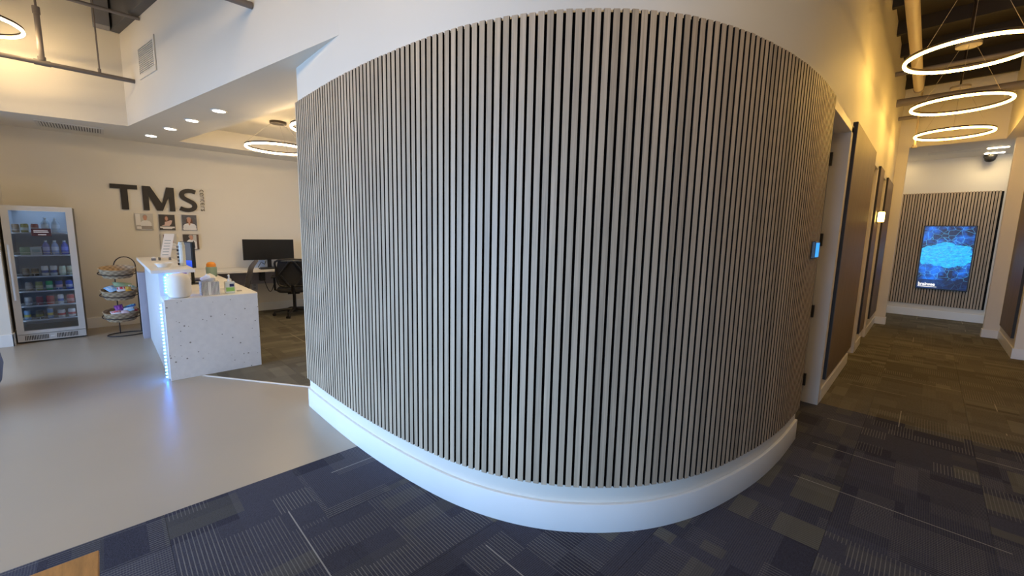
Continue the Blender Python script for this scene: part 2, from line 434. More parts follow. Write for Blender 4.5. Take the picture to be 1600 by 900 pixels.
# polished concrete: lobby left of the carpet, up to the pale edge strip of the office carpet
cf = MB().prism([(-8.6,-4.6),(-2.658,-4.6),(-2.658,1.25),(-4.0,1.30),(-5.02,0.62),(-5.02,0.62),(-8.6,0.62)], -0.011, 0.0).build('floor_concrete', 'concrete')
struct(cf, 'polished grey concrete lobby floor')
TS = 0.61
def tile_field(parent, x0, x1, y0, y1, material, clip=None):
    me = {}
    i0, i1 = math.floor((x0+2.658)/TS+1e-6), math.ceil((x1+2.658)/TS-1e-6)
    j0, j1 = math.floor((y0+9.03)/TS+1e-6), math.ceil((y1+9.03)/TS-1e-6)
    for i in range(i0, i1):
        for j in range(j0, j1):
            ax, bx = max(x0, -2.658+i*TS), min(x1, -2.658+(i+1)*TS); ay, by = max(y0, -9.03+j*TS), min(y1, -9.03+(j+1)*TS)
            if bx-ax < 0.01 or by-ay < 0.01: continue
            if clip and clip((ax+bx)/2, (ay+by)/2): continue
            key = (round(bx-ax, 3), round(by-ay, 3))
            if key not in me:
                g = 0.0006
                mb = MB().box(g, g, -0.009, key[0]-g, key[1]-g, 0.002); o = mb.build('carpet_tile', material); me[key] = o.data
            else:
                o = bpy.data.objects.new('carpet_tile', me[key]); COL.objects.link(o)
            o.location = (ax, ay, 0); o.parent = parent
def inside_block(x, y):      # the room behind the curved wall: no carpet needed
    if x < -0.9 and y > 2.3: return True
    return x < -0.56-0.45 and y > 3.0
fc = struct(MB().box(-2.658, -4.6, -0.0118, 3.6, 4.66, -0.0095).build('floor_carpet', 'carpet'), 'navy and grey patterned carpet tiles of the lobby')
tile_field(fc, -2.658, 3.6, -4.6, 4.61, 'carpet', inside_block)
fb = struct(MB().box(-0.75, 4.611, -0.0118, 3.4, 11.8, -0.0095).build('floor_corridor', 'carpet_b'), 'brown and grey patterned carpet tiles of the corridor')
tile_field(fb, -0.75, 1.20, 4.61, 11.75, 'carpet_b')
fo = struct(MB().prism([(-5.02,0.63),(-4.0,1.31),(-3.6,1.31),(-3.6,4.6),(-8.6,4.6),(-8.6,0.63)], -0.0118, -0.0095).build('floor_office', 'carpet_b'), 'brown grey carpet behind the reception desk')
# office tiles: whole ones where they fit, cut ones along the slanting strip
ol = lambda x: 0.62 + (x+5.02)*(1.30-0.62)/(1.02)      # y of the strip at x
_i = 0
for ix in range(-10, -1):
    for iy in range(14, 23):
        ax, bx, ay, by = -2.658+ix*TS, -2.658+(ix+1)*TS, -9.03+iy*TS, -9.03+(iy+1)*TS
        ax, bx, by = max(ax, -8.42), min(bx, -3.66), min(by, 4.45)
        if bx <= ax or by <= ay: continue
        poly = [(ax+.0006,ay+.0006),(bx-.0006,ay+.0006),(bx-.0006,by-.0006),(ax+.0006,by-.0006)]
        def cut(poly, f):
            out = []
            for a, b in zip(poly, poly[1:]+poly[:1]):
                fa, fb_ = f(a), f(b)
                if fa >= 0: out.append(a)
                if fa*fb_ < 0:
                    t = fa/(fa-fb_); out.append((a[0]+(b[0]-a[0])*t, a[1]+(b[1]-a[1])*t))
            return out
        poly = cut(poly, lambda p: p[1]-0.64)
        if poly: poly = cut(poly, lambda p: p[1]-max(ol(p[0]), 0.0)-0.012 if p[0] > -5.2 else 1.0)
        if len(poly) < 3: continue
        MB().prism(poly, -0.009, 0.002).build('carpet_tile', 'carpet_b', fo)
st = MB().flat([(-5.03,0.612,0.0005),(-3.70,1.50,0.0005),(-3.70,1.525,0.0005),(-5.03,0.637,0.0005)], (0,0,0.004)).build('trim_1', 'strip'); struct(st, 'pale metal edge strip between concrete and office carpet')

# ------------------------------------------------------------------ structure: curved slatted wall
wc = struct(ribbon(full, -0.018, -0.14, 0.0, ZL).build('wall_curved', 'paint'), 'curved white wall behind the slats')
bc = struct(ribbon(full, -0.0175, 0.0, 0.0, 0.155).build('baseboard_curved', 'trim', bevel=0.003), 'tall white skirting following the curved wall')
backing = ribbon(cur, -0.0172, -0.0095, 0.25, 2.452).build('felt_backing', 'felt', wc)
PITCH, SWD = 0.0403, 0.0275
sl = MB().box(-SWD/2, -0.0125, 0, SWD/2, 0.0, 2.21)
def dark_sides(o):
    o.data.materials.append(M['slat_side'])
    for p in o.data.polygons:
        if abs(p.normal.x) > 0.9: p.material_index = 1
slat0 = None
for p, d in resample(cur, PITCH, 0.005):
    n = Vector((d.y, -d.x))
    if slat0 is None: o = slat0 = sl.build('slat', 'slat'); dark_sides(o)
    else: o = slat0.copy(); COL.objects.link(o)
    q = p + n*0.005
    o.parent = wc
    o.location = (q.x, q.y, 0.25 + random.uniform(-0.0015, 0.0015))
    # local +y points into the room's outward normal
    o.rotation_euler = (0, 0, math.atan2(n.y, n.x) - PI/2)

# ------------------------------------------------------------------ structure: reception walls, soffit
wt = struct(MB().box(XW-0.12, -4.75, 0, XW, 4.6, ZL).build('wall_reception', 'paint'), 'warm white wall carrying the sign')
wp = struct(MB().box(XW, -4.6, 0, -7.72, -0.865, ZS).build('wall_pier', 'paint'), 'wall pier left of the drinks fridge')
struct(MB().box(XW, -0.865, 0, XW+0.014, 3.9, 0.15).build('baseboard_reception', 'trim', bevel=0.003))
struct(MB().box(-7.72, -4.6, 0, -7.706, -0.851, 0.15).box(XW+.3, -0.865, 0, -7.706, -0.851, 0.15).build('baseboard_pier', 'trim', bevel=0.003))
struct(MB().box(XW, 4.45, 0, -3.66, 4.57, ZD).build('wall_office_back', 'paint'))
# bulkhead: soffit underside at ZS with a coffer, upper faces up to the deck
V0, V1 = Vector((-7.208, 0.343)), Vector((-2.62, 1.198))
vd = (V1-V0).normalized()
inn = [(-7.883,0.909),(-3.80,1.648),(-3.80,4.40),(-7.883,4.40)]
mb = MB()
def strip(a, b, c, d): mb.add([(*a,ZS),(*b,ZS),(*c,ZS),(*d,ZS)], [(0,1,2,3)])
strip((XW,-4.6),(-7.41,-4.6),(-7.41,-0.69),(XW,-0.69))
strip((XW,-0.69),(-7.41,-0.69),tuple(V0),(XW,0.343))
strip((XW,0.343),tuple(V0),inn[0],(XW,0.909))
strip(tuple(V0),tuple(V1),inn[1],inn[0])
strip((XW,0.909),inn[0],inn[3],(XW,4.40))
strip(inn[1],tuple(V1),(-2.62,1.7),(-3.55,4.40)); strip(inn[1],(-3.55,4.40),(-3.6,4.45),inn[2])
strip((XW,4.40),inn[3],inn[2],(XW,4.45))
def face(a, b, z0, z1): mb.add([(*a,z0),(*b,z0),(*b,z1),(*a,z1)], [(0,1,2,3)])
face((-7.41,-4.6),(-7.41,-0.69),ZS,ZL); face((-7.41,-0.69),tuple(V0),ZS,ZL); face(tuple(V0),tuple(V1),ZS,ZL)
ZC = 2.97
for a, b in zip(inn, inn[1:]+inn[:1]): face(a, b, ZS, ZC)
mb.add([(*q,ZC) for q in inn], [(0,1,2,3)])
so = struct(mb.build('ceiling_soffit', 'paint'), 'dropped soffit with a coffer over the reception')

# deck, outer shell
struct(MB().box(-8.9, -4.9, ZL, 3.9, 4.6, ZL+0.12).build('ceiling', 'deck'), 'dark open deck over the lobby')
cd = struct(MB().box(-0.72, 3.62, ZD, 3.9, 12.2, ZD+0.12).box(-0.72, 3.62, ZD+0.12, 3.9, 3.74, ZL).build('ceiling_corridor', 'deck_b'), 'black open deck over the corridor')
# window wall behind the camera
wx = [-8.54, -6.8, -4.6, -4.3, -2.1, -1.8, 0.4, 3.62]
mb = MB()
for k in range(0, 7, 2): mb.box(wx[k], -4.72, 0, wx[k+1], -4.6, ZL)
for k in range(1, 7, 2): mb.box(wx[k], -4.72, 0, wx[k+1], -4.6, 0.2).box(wx[k], -4.72, 2.35, wx[k+1], -4.6, ZL)
struct(mb.build('wall_windows', 'paint'), 'shop-front wall behind the viewpoint')
for k in range(3):
    a, b = wx[1+2*k], wx[2+2*k]
    w = struct(MB().box(a, -4.69, 0.2, a+0.05, -4.63, 2.35).box(b-0.05, -4.69, 0.2, b, -4.63, 2.35).box(a+.05, -4.69, 0.2, b-.05, -4.63, 0.25).box(a+.05, -4.69, 2.30, b-.05, -4.63, 2.35)
               .box((a+b)/2-0.025, -4.69, 0.25, (a+b)/2+0.025, -4.63, 2.30).build('window_%d' % (k+1), 'aluminium'), 'tall shop-front window')
struct(MB().box(-12, -12, -0.14, 8, -4.9, -0.05).build('ground_outside', 'pave'), 'paving outside the shop front')
struct(MB().box(3.5, -4.6, 0, 3.62, 3.7, ZL).build('wall_lobby_right', 'paint'))
struct(MB().box(1.05, 3.2, 0, 3.5, 3.32, ZL).build('wall_lobby_return', 'paint'))

# ------------------------------------------------------------------ structure: corridor
# left wall with three door recesses
doors = [(3.62, 4.57), (6.43, 7.08), (7.76, 8.42)]
DZ = 2.45
mb = MB(); y = 3.60
mb.box(-0.70, 3.60, 0, WL-0.018, 3.62, DZ)
for a, b in doors:
    if a > y+0.03: mb.box(-0.70, y, 0, WL, a, ZD)
    mb.box(-0.70, a-(0.02 if a < 4 else 0), DZ, WL, b, ZD)
    y = b
mb.box(-0.70, y, 0, WL, 9.98, ZD)
wl = struct(mb.build('wall_corridor_left', 'paint'), 'warm white corridor wall with recessed doors')
for k, (a, b) in enumerate(doors):
    d = struct(MB().box(-0.735, a, 0.006, -0.690, b, DZ).build('door_%d' % (k+1), 'frame'), ('pale door with black hinges beside the slatted wall', 'pale door in the corridor between walnut panels', 'pale door near the corridor end')[k])
    fr = MB().box(-0.688, b-0.045, 0, WL+0.012, b+0.055, DZ).box(-0.688, a, DZ-0.05, WL+0.012, b+0.055, DZ+0.012)
    if k: fr.box(-0.688, a-0.03, 0, WL+0.012, a+0.02, DZ)
    fr.build('door_frame', 'frame', d, bevel=0.003)
    for hz in (0.22, 0.86, 1.50, 2.19):
        MB().box(-0.690, b-0.075, hz-0.055, -0.667, b-0.0455, hz+0.055).build('hinge', 'black', d)
    hd = MB().tube([(-0.69,a+0.09,1.02),(-0.64,a+0.09,1.02),(-0.635,a+0.20,1.02)], 0.011).build('door_handle', 'black', d)
# walnut panels
for k, (a, b, z0, z1, lb) in enumerate([(4.665, 6.375, 0.215, 2.505, 'large dark walnut wall panel beside the nearest corridor door'), (7.16, 7.70, 0.25, 2.45, 'narrow dark walnut wall panel carrying the lit sconce'), (8.50, 9.62, 0.28, 2.45, 'dark walnut wall panel nearest the corridor end on the left')]):
    t = thing('wall_panel', lb, 'wall panel', (WL, (a+b)/2, z0))
    MB().box(WL, a+0.004, z0, WL+0.034, b-0.004, z1).build('board', 'panel', t)
    MB().box(WL, a, z0-0.002, WL+0.030, a+0.004, z1+0.002).box(WL, b-0.004, z0-0.002, WL+0.030, b, z1+0.002).build('edge_band', 'panel_edge', t)
bl = MB()
for a, b in ((4.625, 6.40), (7.135, 7.73), (8.475, 9.97)): bl.box(WL, a, 0, WL+0.014, b, 0.125)
struct(bl.build('baseboard_corridor_left', 'trim', bevel=0.003))
# end portal and alcove
YE = 11.68
struct(MB().box(-0.70, 9.98, 0, -0.425, 10.10, 3.10).box(0.755, 9.98, 0, 0.93, 10.10, 3.10).box(-0.70, 9.98, 3.10, 1.10, 10.10, ZD).build('wall_portal', 'paint'), 'portal wall framing the corridor end')
struct(MB().box(-0.70, 9.966, 0, -0.411, 9.98, 0.13).box(-0.425, 9.98, 0, -0.411, 10.10, 0.13).box(0.741, 9.966, 0, 0.93, 9.98, 0.13).box(0.741, 9.98, 0, 0.755, 10.10, 0.13).build('baseboard_portal', 'trim', bevel=0.003))
struct(MB().box(-0.75, 10.10, 3.10, 3.5, 11.8, 3.2).build('ceiling_alcove', 'paint'))
we = struct(MB().box(-0.75, YE+0.012, 0, 3.5, YE+0.13, 3.10).build('wall_end', 'paint'), 'end wall of the corridor')
struct(MB().box(-0.68, YE-0.004, 0, 3.4, YE+0.012, 0.155).build('baseboard_end', 'trim', bevel=0.003))
struct(MB().box(-0.75, 10.10, 0, -0.63, YE+0.012, 3.10).build('wall_alcove_left', 'paint'))
MB().box(-0.505, YE+0.004, 0.25, 0.85, YE+0.0125, 2.45).build('felt_backing', 'felt', we)
es = MB().box(-SWD/2, -0.0135, 0, SWD/2, 0.0, 2.21); e0 = None
k = 0; xx = -0.485
while xx < 0.84:
    if e0 is None: o = e0 = es.build('slat', 'slat'); dark_sides(o)
    else: o = e0.copy(); COL.objects.link(o)
    o.parent = we; o.location = (xx, YE+0.006, 0.25); xx += 0.0403
# right wall
mb = MB()
mb.box(0.93, 8.42, 0, 1.10, 10.10, ZD).box(1.05, 3.2, 0, 1.17, 8.42, ZD)
struct(mb.build('wall_corridor_right', 'paint'))
struct(MB().box(0.916, 8.42, 0, 0.93, 9.966, 0.14).box(0.916, 8.406, 0, 1.05, 8.42, 0.14).box(1.036, 3.2, 0, 1.05, 8.406, 0.14).build('baseboard_corridor_right', 'trim', bevel=0.003))
t = thing('wall_panel', 'dark walnut wall panel on the right-hand corridor wall', 'wall panel', (0.93, 9.2, 0.25))
MB().box(0.90, 8.55, 0.25, 0.93, 9.80, 2.42).build('board', 'panel', t); MB().box(0.90, 8.546, 0.248, 0.926, 8.55, 2.422).box(0.90, 9.80, 0.248, 0.926, 9.804, 2.422).build('edge_band', 'panel_edge', t)
struct(MB().box(0.655, 4.6, 3.10, 1.05, 9.98, ZD).build('ceiling_bulkhead', 'paint'), 'boxed bulkhead along the right of the corridor')

# ------------------------------------------------------------------ lamps
def ring_lamp(label, c, z, R, ztop, group, lit='ring', canopy=True, wires=3, zdeck=None, cm='wire'):
    t = thing('ring_pendant_lamp', label, 'pendant lamp', (c[0], c[1], z), group)
    n = 72
    def loop(r, zz): return [(c[0]+r*math.cos(2*PI*k/n), c[1]+r*math.sin(2*PI*k/n), zz) for k in range(n)]
    # bronze channel above the glowing ring
    A, B = R+0.012, R-0.012
    vs = loop(A, z+0.011)+loop(A, z+0.030)+loop(B, z+0.030)+loop(B, z+0.011)
    fs = []
    for k in range(n):
        j = (k+1) % n
        for q in range(4): fs.append((q*n+k, q*n+j, ((q+1) % 4)*n+j, ((q+1) % 4)*n+k))
    MB().add(vs, fs, False).build('channel', 'ring_body', t)
    MB().tube(loop(R, z), 0.0125, 8, closed=True).build('light_ring', lit, t)
    if canopy:
        MB().lathe([(0.10, ztop-0.03), (0.105, ztop-0.028), (0.105, ztop)], (c[0], c[1], 0), 24).build('canopy', cm, t)
        if zdeck: MB().tube([(c[0], c[1], ztop), (c[0], c[1], zdeck)], 0.012, 8).build('stem', 'ring_body', t)
        for k in range(wires):
            a = 2*PI*k/wires + 0.5
            MB().tube([(c[0]+R*math.cos(a), c[1]+R*math.sin(a), z+0.04), (c[0]+0.07*math.cos(a), c[1]+0.07*math.sin(a), ztop-0.02)], 0.0016, 5).build('suspension_wire', 'wire', t)
    return t
ZR = 3.70
for yy, lb in ((5.24, 'glowing ring pendant lamp nearest the viewer in the corridor, cut by the picture edge'), (7.03, 'middle one of the three glowing ring pendants over the corridor'), (8.82, 'farthest glowing ring pendant lamp over the corridor')):
    ring_lamp(lb, (0.065, yy), 3.05, 0.40, ZR, 'corridor ring pendants', zdeck=ZD)
ring_lamp('larger visible ring lamp under the coffer above the reception office', (-6.60, 1.88), 2.60, 0.405, ZC, 'reception ring pendants', 'ring_l', cm='ring_body')
ring_lamp('ring lamp under the coffer half hidden by the slatted wall, nearer of the two', (-5.0, 1.97), 2.62, 0.40, ZC, 'reception ring pendants', 'ring_l', cm='ring_body')
ring_lamp('ring pendant lamp at the top left picture edge above the lobby', (-6.68, -0.80), 3.40, 0.40, 4.3, 'lobby ring pendants', 'ring_l', zdeck=ZL)
for cx, cy, lb in ((-3.3, -0.5, 'concrete floor'), (-1.6, -0.1, 'carpet edge'), (0.5, 1.3, 'lobby carpet')):  # unseen extra rings added to warm the upper lobby wall
    ring_lamp('added unseen ring pendant lamp overhead above the %s, outside the picture' % lb, (cx, cy), 3.35, 0.40, 4.3, 'lobby ring pendants', 'ring_l', zdeck=ZL)
for k, (x, y) in enumerate(((-5.467,0.991), (-6.202,0.855), (-6.948,0.728), (-7.703,0.593))):
    t = thing('recessed_downlight', ('recessed downlight nearest the slatted wall in the soffit', 'second recessed soffit downlight from the slatted wall', 'third recessed soffit downlight from the slatted wall', 'recessed soffit downlight farthest from the slatted wall')[k], 'downlight', (x, y, ZS), 'soffit downlights')
    MB().lathe([(0.062, ZS-0.006), (0.075, ZS-0.005), (0.075, ZS+0.002)], (x,y,0), 20).build('rim', 'trim', t)
    MB().lathe([(0.058, ZS-0.008), (0.058, ZS-0.004)], (x,y,0), 20).build('lens', 'downlight', t)
for k, (x, y) in enumerate(((0.631, 10.75), (0.632, 11.34))):
    t = thing('recessed_downlight', ('downlight at the front of the alcove ceiling', 'downlight above the dome camera in the alcove ceiling')[k], 'downlight', (x, y, 3.1), 'alcove downlights')
    MB().box(x-0.13, y-0.055, 3.09, x+0.13, y+0.055, 3.102).build('rim', 'trim', t); MB().box(x-0.115, y-0.04, 3.085, x+0.115, y+0.04, 3.0895).build('lens', 'downlight_w', t)
t = thing('recessed_downlight', 'downlight in the alcove ceiling hidden behind the left portal wing', 'downlight', (-0.555, 11.35, 3.1))
MB().lathe([(0.055, 3.092), (0.07, 3.094), (0.07, 3.102)], (-0.555,11.35,0), 20).build('rim', 'trim', t); MB().lathe([(0.052,3.088),(0.052,3.0915)], (-0.555,11.35,0), 20).build('lens', 'downlight_w', t)
t = thing('wall_sconce', 'small glowing amber sconce on the narrow walnut panel', 'sconce', (WL+0.034, 7.42, 1.82))
MB().box(WL+0.034, 7.37, 1.74, WL+0.044, 7.47, 1.90).build('back_plate', 'ring_body', t); MB().lathe([(0.03,1.755),(0.034,1.77),(0.034,1.87),(0.03,1.885)], (WL+0.079,7.42,0), 16).build('lamp_shade', 'sconce', t)
t = thing('dome_camera', 'black dome security camera under the alcove ceiling', 'camera', (0.60, 11.53, 3.1))
MB().lathe([(0.08,3.098),(0.085,3.06),(0.08,3.04)], (0.60,11.53,0), 20).build('mount', 'black', t); MB().lathe([(0.075,3.04),(0.07,3.0),(0.045,2.97),(0.01,2.96)], (0.60,11.53,0), 20).build('dome', 'bezel', t)

# ------------------------------------------------------------------ overhead services
def wall_y(x): return V0.y + (x-V0.x)*vd.y/vd.x
def pipe_thing(name, label, cat, pts, r, m, n=10):
    o = MB().tube(pts, r, n).build(name, m, loc=pts[0]); return tag(o, label, cat)
t = thing('sprinkler_pipe', 'dark sprinkler pipe with a riser running along the upper left wall', 'pipe', (-6.79, -4.4, 3.17))
MB().tube([(-6.79,-4.4,3.17),(-6.79,wall_y(-6.79),3.17)], 0.024, 10).build('main_run', 'pipe', t)
MB().tube([(-6.79,-0.30,3.17),(-6.79,-0.30,3.72)], 0.024, 10).build('riser', 'pipe', t)
MB().tube([(-6.79,-0.36,3.17),(-6.79,-0.24,3.17)], 0.030, 12).tube([(-6.79,-0.30,3.19),(-6.79,-0.30,3.23)], 0.031, 12).build('tee_fitting', 'pipe', t)
MB().tube([(-6.79,-0.30,3.65),(-6.79,-0.30,3.72)], 0.030, 12).tube([(-6.79,-0.30,3.72),(-6.79,-0.30,ZL)], 0.010, 8).build('coupling', 'pipe', t)
MB().tube([(-6.79,0.13,3.17),(-6.79,0.13,ZL)], 0.0075, 8).build('hanger_rod', 'pipe', t)
MB().tube([(-6.79,0.13,3.15),(-6.79,0.13,3.23)], 0.014, 8).build('hanger_clip', 'pipe', t)
pipe_thing('conduit_pipe', 'thin grey pipe crossing in front of the steel beam', 'pipe', [(-6.43,-4.4,3.76),(-6.43,wall_y(-6.43)-0.004,3.76)], 0.019, 'pipe')
pipe_thing('conduit_pipe', 'dark pipe end entering the white wall above the soffit, top centre left', 'pipe', [(-3.87,-4.4,3.19),(-3.87,wall_y(-3.87)-0.004,3.19)], 0.026, 'pipe')
gd = Vector((vd.y, -vd.x)); ga, gb = V0 + vd*0.02, V0 + vd*3.6
tag(MB().prism([tuple(ga+gd*0.001), tuple(gb+gd*0.001), tuple(gb+gd*0.08), tuple(ga+gd*0.08)], 3.79, ZL).build('roof_girder', 'deck', loc=(ga.x, ga.y, 3.79)), 'dark girder running along the top of the angled white wall', 'beam')
b = MB().box(-7.22, 0.12, 3.80, -7.06, 0.262, ZL).build('steel_beam', 'steel', loc=(-7.12,0.23,3.8)); tag(b, 'grey steel column stub hanging beside the dark girder in the upper left corner', 'beam')
# corridor services
t = thing('ceiling_duct', 'pale round pipe running along the corridor under the black deck', 'pipe', (-0.34, 4.0, 3.6))
MB().tube([(-0.34,3.3,3.60),(-0.34,8.2,3.60)], 0.05, 14).build('pipe_run', 'pale_pipe', t)
for yy in (4.9, 6.6, 8.17): MB().tube([(-0.34,yy,3.60),(-0.34,yy+0.05,3.60)], 0.055, 14).build('joint_band', 'pipe', t)
for k, (yy, zz, r, lb) in enumerate(((8.55, 3.53, 0.055, 'brown insulated pipe crossing the corridor just past the pale pipe'), (7.75, 3.72, 0.03, 'thin dark pipe crossing the corridor under the deck, nearer'), (9.25, 3.45, 0.03, 'short dark pipe crossing before the portal wall'))):
    x1 = 0.655 if k != 2 else -0.2
    pipe_thing('cross_pipe', lb, 'pipe', [(WL-0.01, yy, zz), (x1, yy, zz)], r, 'pipe', 12)
for k in range(7):
    yy = 4.70 + k*0.85
    tag(MB().box(WL, yy-0.03, ZD-0.16, 0.655, yy+0.03, ZD).build('deck_joist', 'deck_b', loc=(0.05, yy, ZD-0.16)), 'blackened joist under the corridor deck, %s from the viewer' % ('first','second','third','fourth','fifth','sixth','seventh')[k], 'joist', 'corridor deck joists')
t = thing('pipe_hanger', 'thin drop rod with a small head hanging left of the farthest ring lamp', 'hanger', (-0.33, 9.0, 3.0))
MB().tube([(-0.33,9.0,2.98),(-0.33,9.0,ZD)], 0.012, 8).build('rod', 'pale_pipe', t); MB().lathe([(0.03,2.93),(0.035,2.95),(0.02,2.98)], (-0.33,9.0,0), 12).build('sprinkler_head', 'pipe', t)

# vents
t = thing('wall_vent', 'square white louvred vent on the angled upper wall', 'vent', (-6.30, wall_y(-6.30), 3.3))
nv = Vector((vd.y, -vd.x, 0)); dv = Vector((vd.x, vd.y, 0)); c0 = Vector((-6.30, wall_y(-6.30), 3.325))
def onw(a, z, d): return tuple(c0 + dv*a + Vector((0,0,z)) + nv*d)
def wbox(mbb, a0, a1, z0, z1, d0, d1):
    mbb.add([onw(a0,z0,d0),onw(a1,z0,d0),onw(a1,z1,d0),onw(a0,z1,d0),onw(a0,z0,d1),onw(a1,z0,d1),onw(a1,z1,d1),onw(a0,z1,d1)],
            [(0,3,2,1),(4,5,6,7),(0,1,5,4),(1,2,6,5),(2,3,7,6),(3,0,4,7)]); return mbb
fr = MB(); s_ = 0.285; w_ = 0.045
wbox(fr,-s_,s_,0.135,0.135+w_,0,0.012); wbox(fr,-s_,s_,-0.18,-0.18+w_,0,0.012); wbox(fr,-s_,-s_+w_,-0.135,0.135,0,0.012); wbox(fr,s_-w_,s_,-0.135,0.135,0,0.012)
fr.build('frame', 'paint', t); wbox(MB(), -s_+w_, s_-w_, -0.135, 0.135, 0.0005, 0.002).build('backing', 'vent_dark', t)
lv = MB()
for k in range(13): wbox(lv, -s_+w_, s_-w_, -0.131+k*0.0205, -0.131+k*0.0205+0.011, 0.002, 0.010)
for k in range(12): a = -s_+w_+0.02+k*0.041; wbox(lv, a, a+0.008, -0.135, 0.135, 0.002, 0.008)
stuff(lv.build('louvre_grid', 'vent', t))
t = thing('ceiling_vent', 'long white linear vent in the soffit at upper left', 'vent', (-7.9, -0.15, ZS))
MB().box(-8.12,-0.47,ZS-0.008,-7.67,-0.44,ZS+.002).box(-8.12,0.10,ZS-0.008,-7.67,0.13,ZS+.002).box(-8.12,-0.44,ZS-0.008,-8.08,0.10,ZS+.002).box(-7.71,-0.44,ZS-0.008,-7.67,0.10,ZS+.002).build('frame', 'vent', t)
MB().box(-8.08,-0.44,ZS-0.002,-7.71,0.10,ZS+.002).build('backing', 'vent_dark', t)
lv = MB()
for k in range(22): lv.box(-8.08, -0.435+k*0.0245, ZS-0.007, -7.71, -0.435+k*0.0245+0.015, ZS-0.002)
stuff(lv.build('louvres', 'vent', t))
t = thing('ceiling_vent', 'flat vent panel in the alcove ceiling at the corridor end', 'vent', (0.1, 10.9, 3.1))
MB().box(-0.2,10.75,3.094,0.45,11.0,3.102).build('frame', 'vent', t)

# ------------------------------------------------------------------ screen at the corridor end
t = thing('wall_display', 'upright wall screen glowing blue with a brain network picture', 'screen', (0.245, YE, 1.2))
sx0, sx1, sz0, sz1 = -0.115, 0.602, 0.575, 1.825
MB().box(sx0, YE-0.055, sz0, sx1, YE-0.008, sz1).build('bezel', 'bezel', t, bevel=0.004)
MB().box(sx0+0.018, YE-0.0565, sz0+0.02, sx1-0.018, YE-0.055, sz1-0.018).build('screen', 'screen', t, loc=(0.2435, YE-0.056, 1.2))
def text_obj(body, size, m, parent, mw, extrude=0.0005, name='lettering', xscale=1.0, bold=0.0):
    cu = bpy.data.curves.new(name, 'FONT'); cu.body = body; cu.size = size; cu.extrude = extrude; cu.offset = bold; cu.resolution_u = 3
    tmp = bpy.data.objects.new('tmp_text', cu); COL.objects.link(tmp)
    dg = bpy.context.evaluated_depsgraph_get(); dg.update()
    me = bpy.data.meshes.new_from_object(tmp.evaluated_get(dg)); me.name = name
    bpy.data.objects.remove(tmp); bpy.data.curves.remove(cu)
    me.transform(mw @ Matrix.Diagonal((xscale, 1, 1, 1)))
    me.materials.clear(); me.materials.append(M[m]); o = bpy.data.objects.new(name, me); COL.objects.link(o)
    attach(o, parent); return o
R_front = Matrix(((1,0,0,0),(0,0,-1,0),(0,1,0,0),(0,0,0,1)))      # text in the xz plane facing -y
text_obj('brainsee', 0.088, 'text_w', t, Matrix.Translation((sx0+0.035, YE-0.0572, sz0+0.072)) @ R_front, xscale=0.80, bold=0.003)
MB().box(sx0+0.035, YE-0.0575, sz0+0.045, sx0+0.30, YE-0.0566, sz0+0.056).build('text_line', 'text_w', t)

# tablet by the nearest corridor door
t = thing('room_tablet', 'small cyan-lit tablet mounted at the right end of the slatted wall', 'tablet', (-0.53, 3.40, 1.43))
MB().box(-0.549, 3.345, 1.375, -0.527, 3.475, 1.488).build('case', 'bezel', t, bevel=0.003)
MB().box(-0.527, 3.353, 1.384, -0.5255, 3.468, 1.479).build('screen', 'cyan_screen', t)

# ------------------------------------------------------------------ wall sign TMS centers
t = thing('wall_sign', 'large dark letters TMS with small vertical word centers on the reception wall', 'sign', (XW, 0.7, 1.9))
def wpoly(pts, d=0.02):      # y, z polygons on the reception wall
    return [(XW+0.001, y, z) for y, z in pts], (d, 0, 0)
Z0, Z1 = 1.722, 2.082
def letter(name, polys):
    mbx = MB()
    for pl in polys: a, d = wpoly(pl); mbx.flat(a, d)
    return mbx.build(name, 'letter_dark', t)
letter('letter_t', [[(0.14,Z1),(0.14,Z1-0.062),(0.435,Z1-0.062),(0.435,Z1)], [(0.247,Z1-0.0621),(0.247,Z0),(0.325,Z0),(0.325,Z1-0.0621)]])
letter('letter_m', [[(0.487,Z0),(0.487,Z1),(0.555,Z1),(0.555,Z0)], [(0.792,Z0),(0.792,Z1),(0.860,Z1),(0.860,Z0)],
                    [(0.555,Z1),(0.580,Z1),(0.705,Z0+0.11),(0.705,Z0),(0.640,Z0),(0.555,Z0+0.22)], [(0.792,Z1),(0.768,Z1),(0.7051,Z0+0.11),(0.7051,Z0),(0.708,Z0),(0.792,Z0+0.22)]])
# S: thick stroke along a double curve
def stroke(path, wfun):
    L, Rr = [], []
    for i, p in enumerate(path):
        d = Vector(path[min(i+1,len(path)-1)]) - Vector(path[max(i-1,0)]); d.normalize(); n = Vector((-d.y, d.x)); w = wfun(i/(len(path)-1))
        L.append(tuple(Vector(p)+n*w)); Rr.append(tuple(Vector(p)-n*w))
    return L, Rr
zc = (Z0+Z1)/2
key = [(1.128,Z1-0.045),(1.075,Z1-0.030),(1.02,Z1-0.031),(0.970,Z1-0.056),(0.952,Z1-0.098),(0.972,Z1-0.143),(1.03,zc+0.0),(1.088,zc-0.036),(1.110,Z0+0.098),(1.09,Z0+0.053),(1.04,Z0+0.031),(0.98,Z0+0.032),(0.922,Z0+0.054)]
path = [tuple(q) for q in catmull(key, 5)]
L, Rr = stroke(path, lambda s: 0.031)
mbx = MB()
vs = [(XW+0.001,*q) for q in L]+[(XW+0.001,*q) for q in Rr]+[(XW+0.021,*q) for q in L]+[(XW+0.021,*q) for q in Rr]; n = len(L); fs = []
for i in range(n-1): fs += [(i,i+1,n+i+1,n+i),(2*n+i,3*n+i,3*n+i+1,2*n+i+1),(i,2*n+i,2*n+i+1,i+1),(n+i,n+i+1,3*n+i+1,3*n+i)]
fs += [(0,n,3*n,2*n),(n-1,3*n-1,4*n-1,2*n-1)]
mbx.add(vs, fs).build('letter_s', 'letter_dark', t)
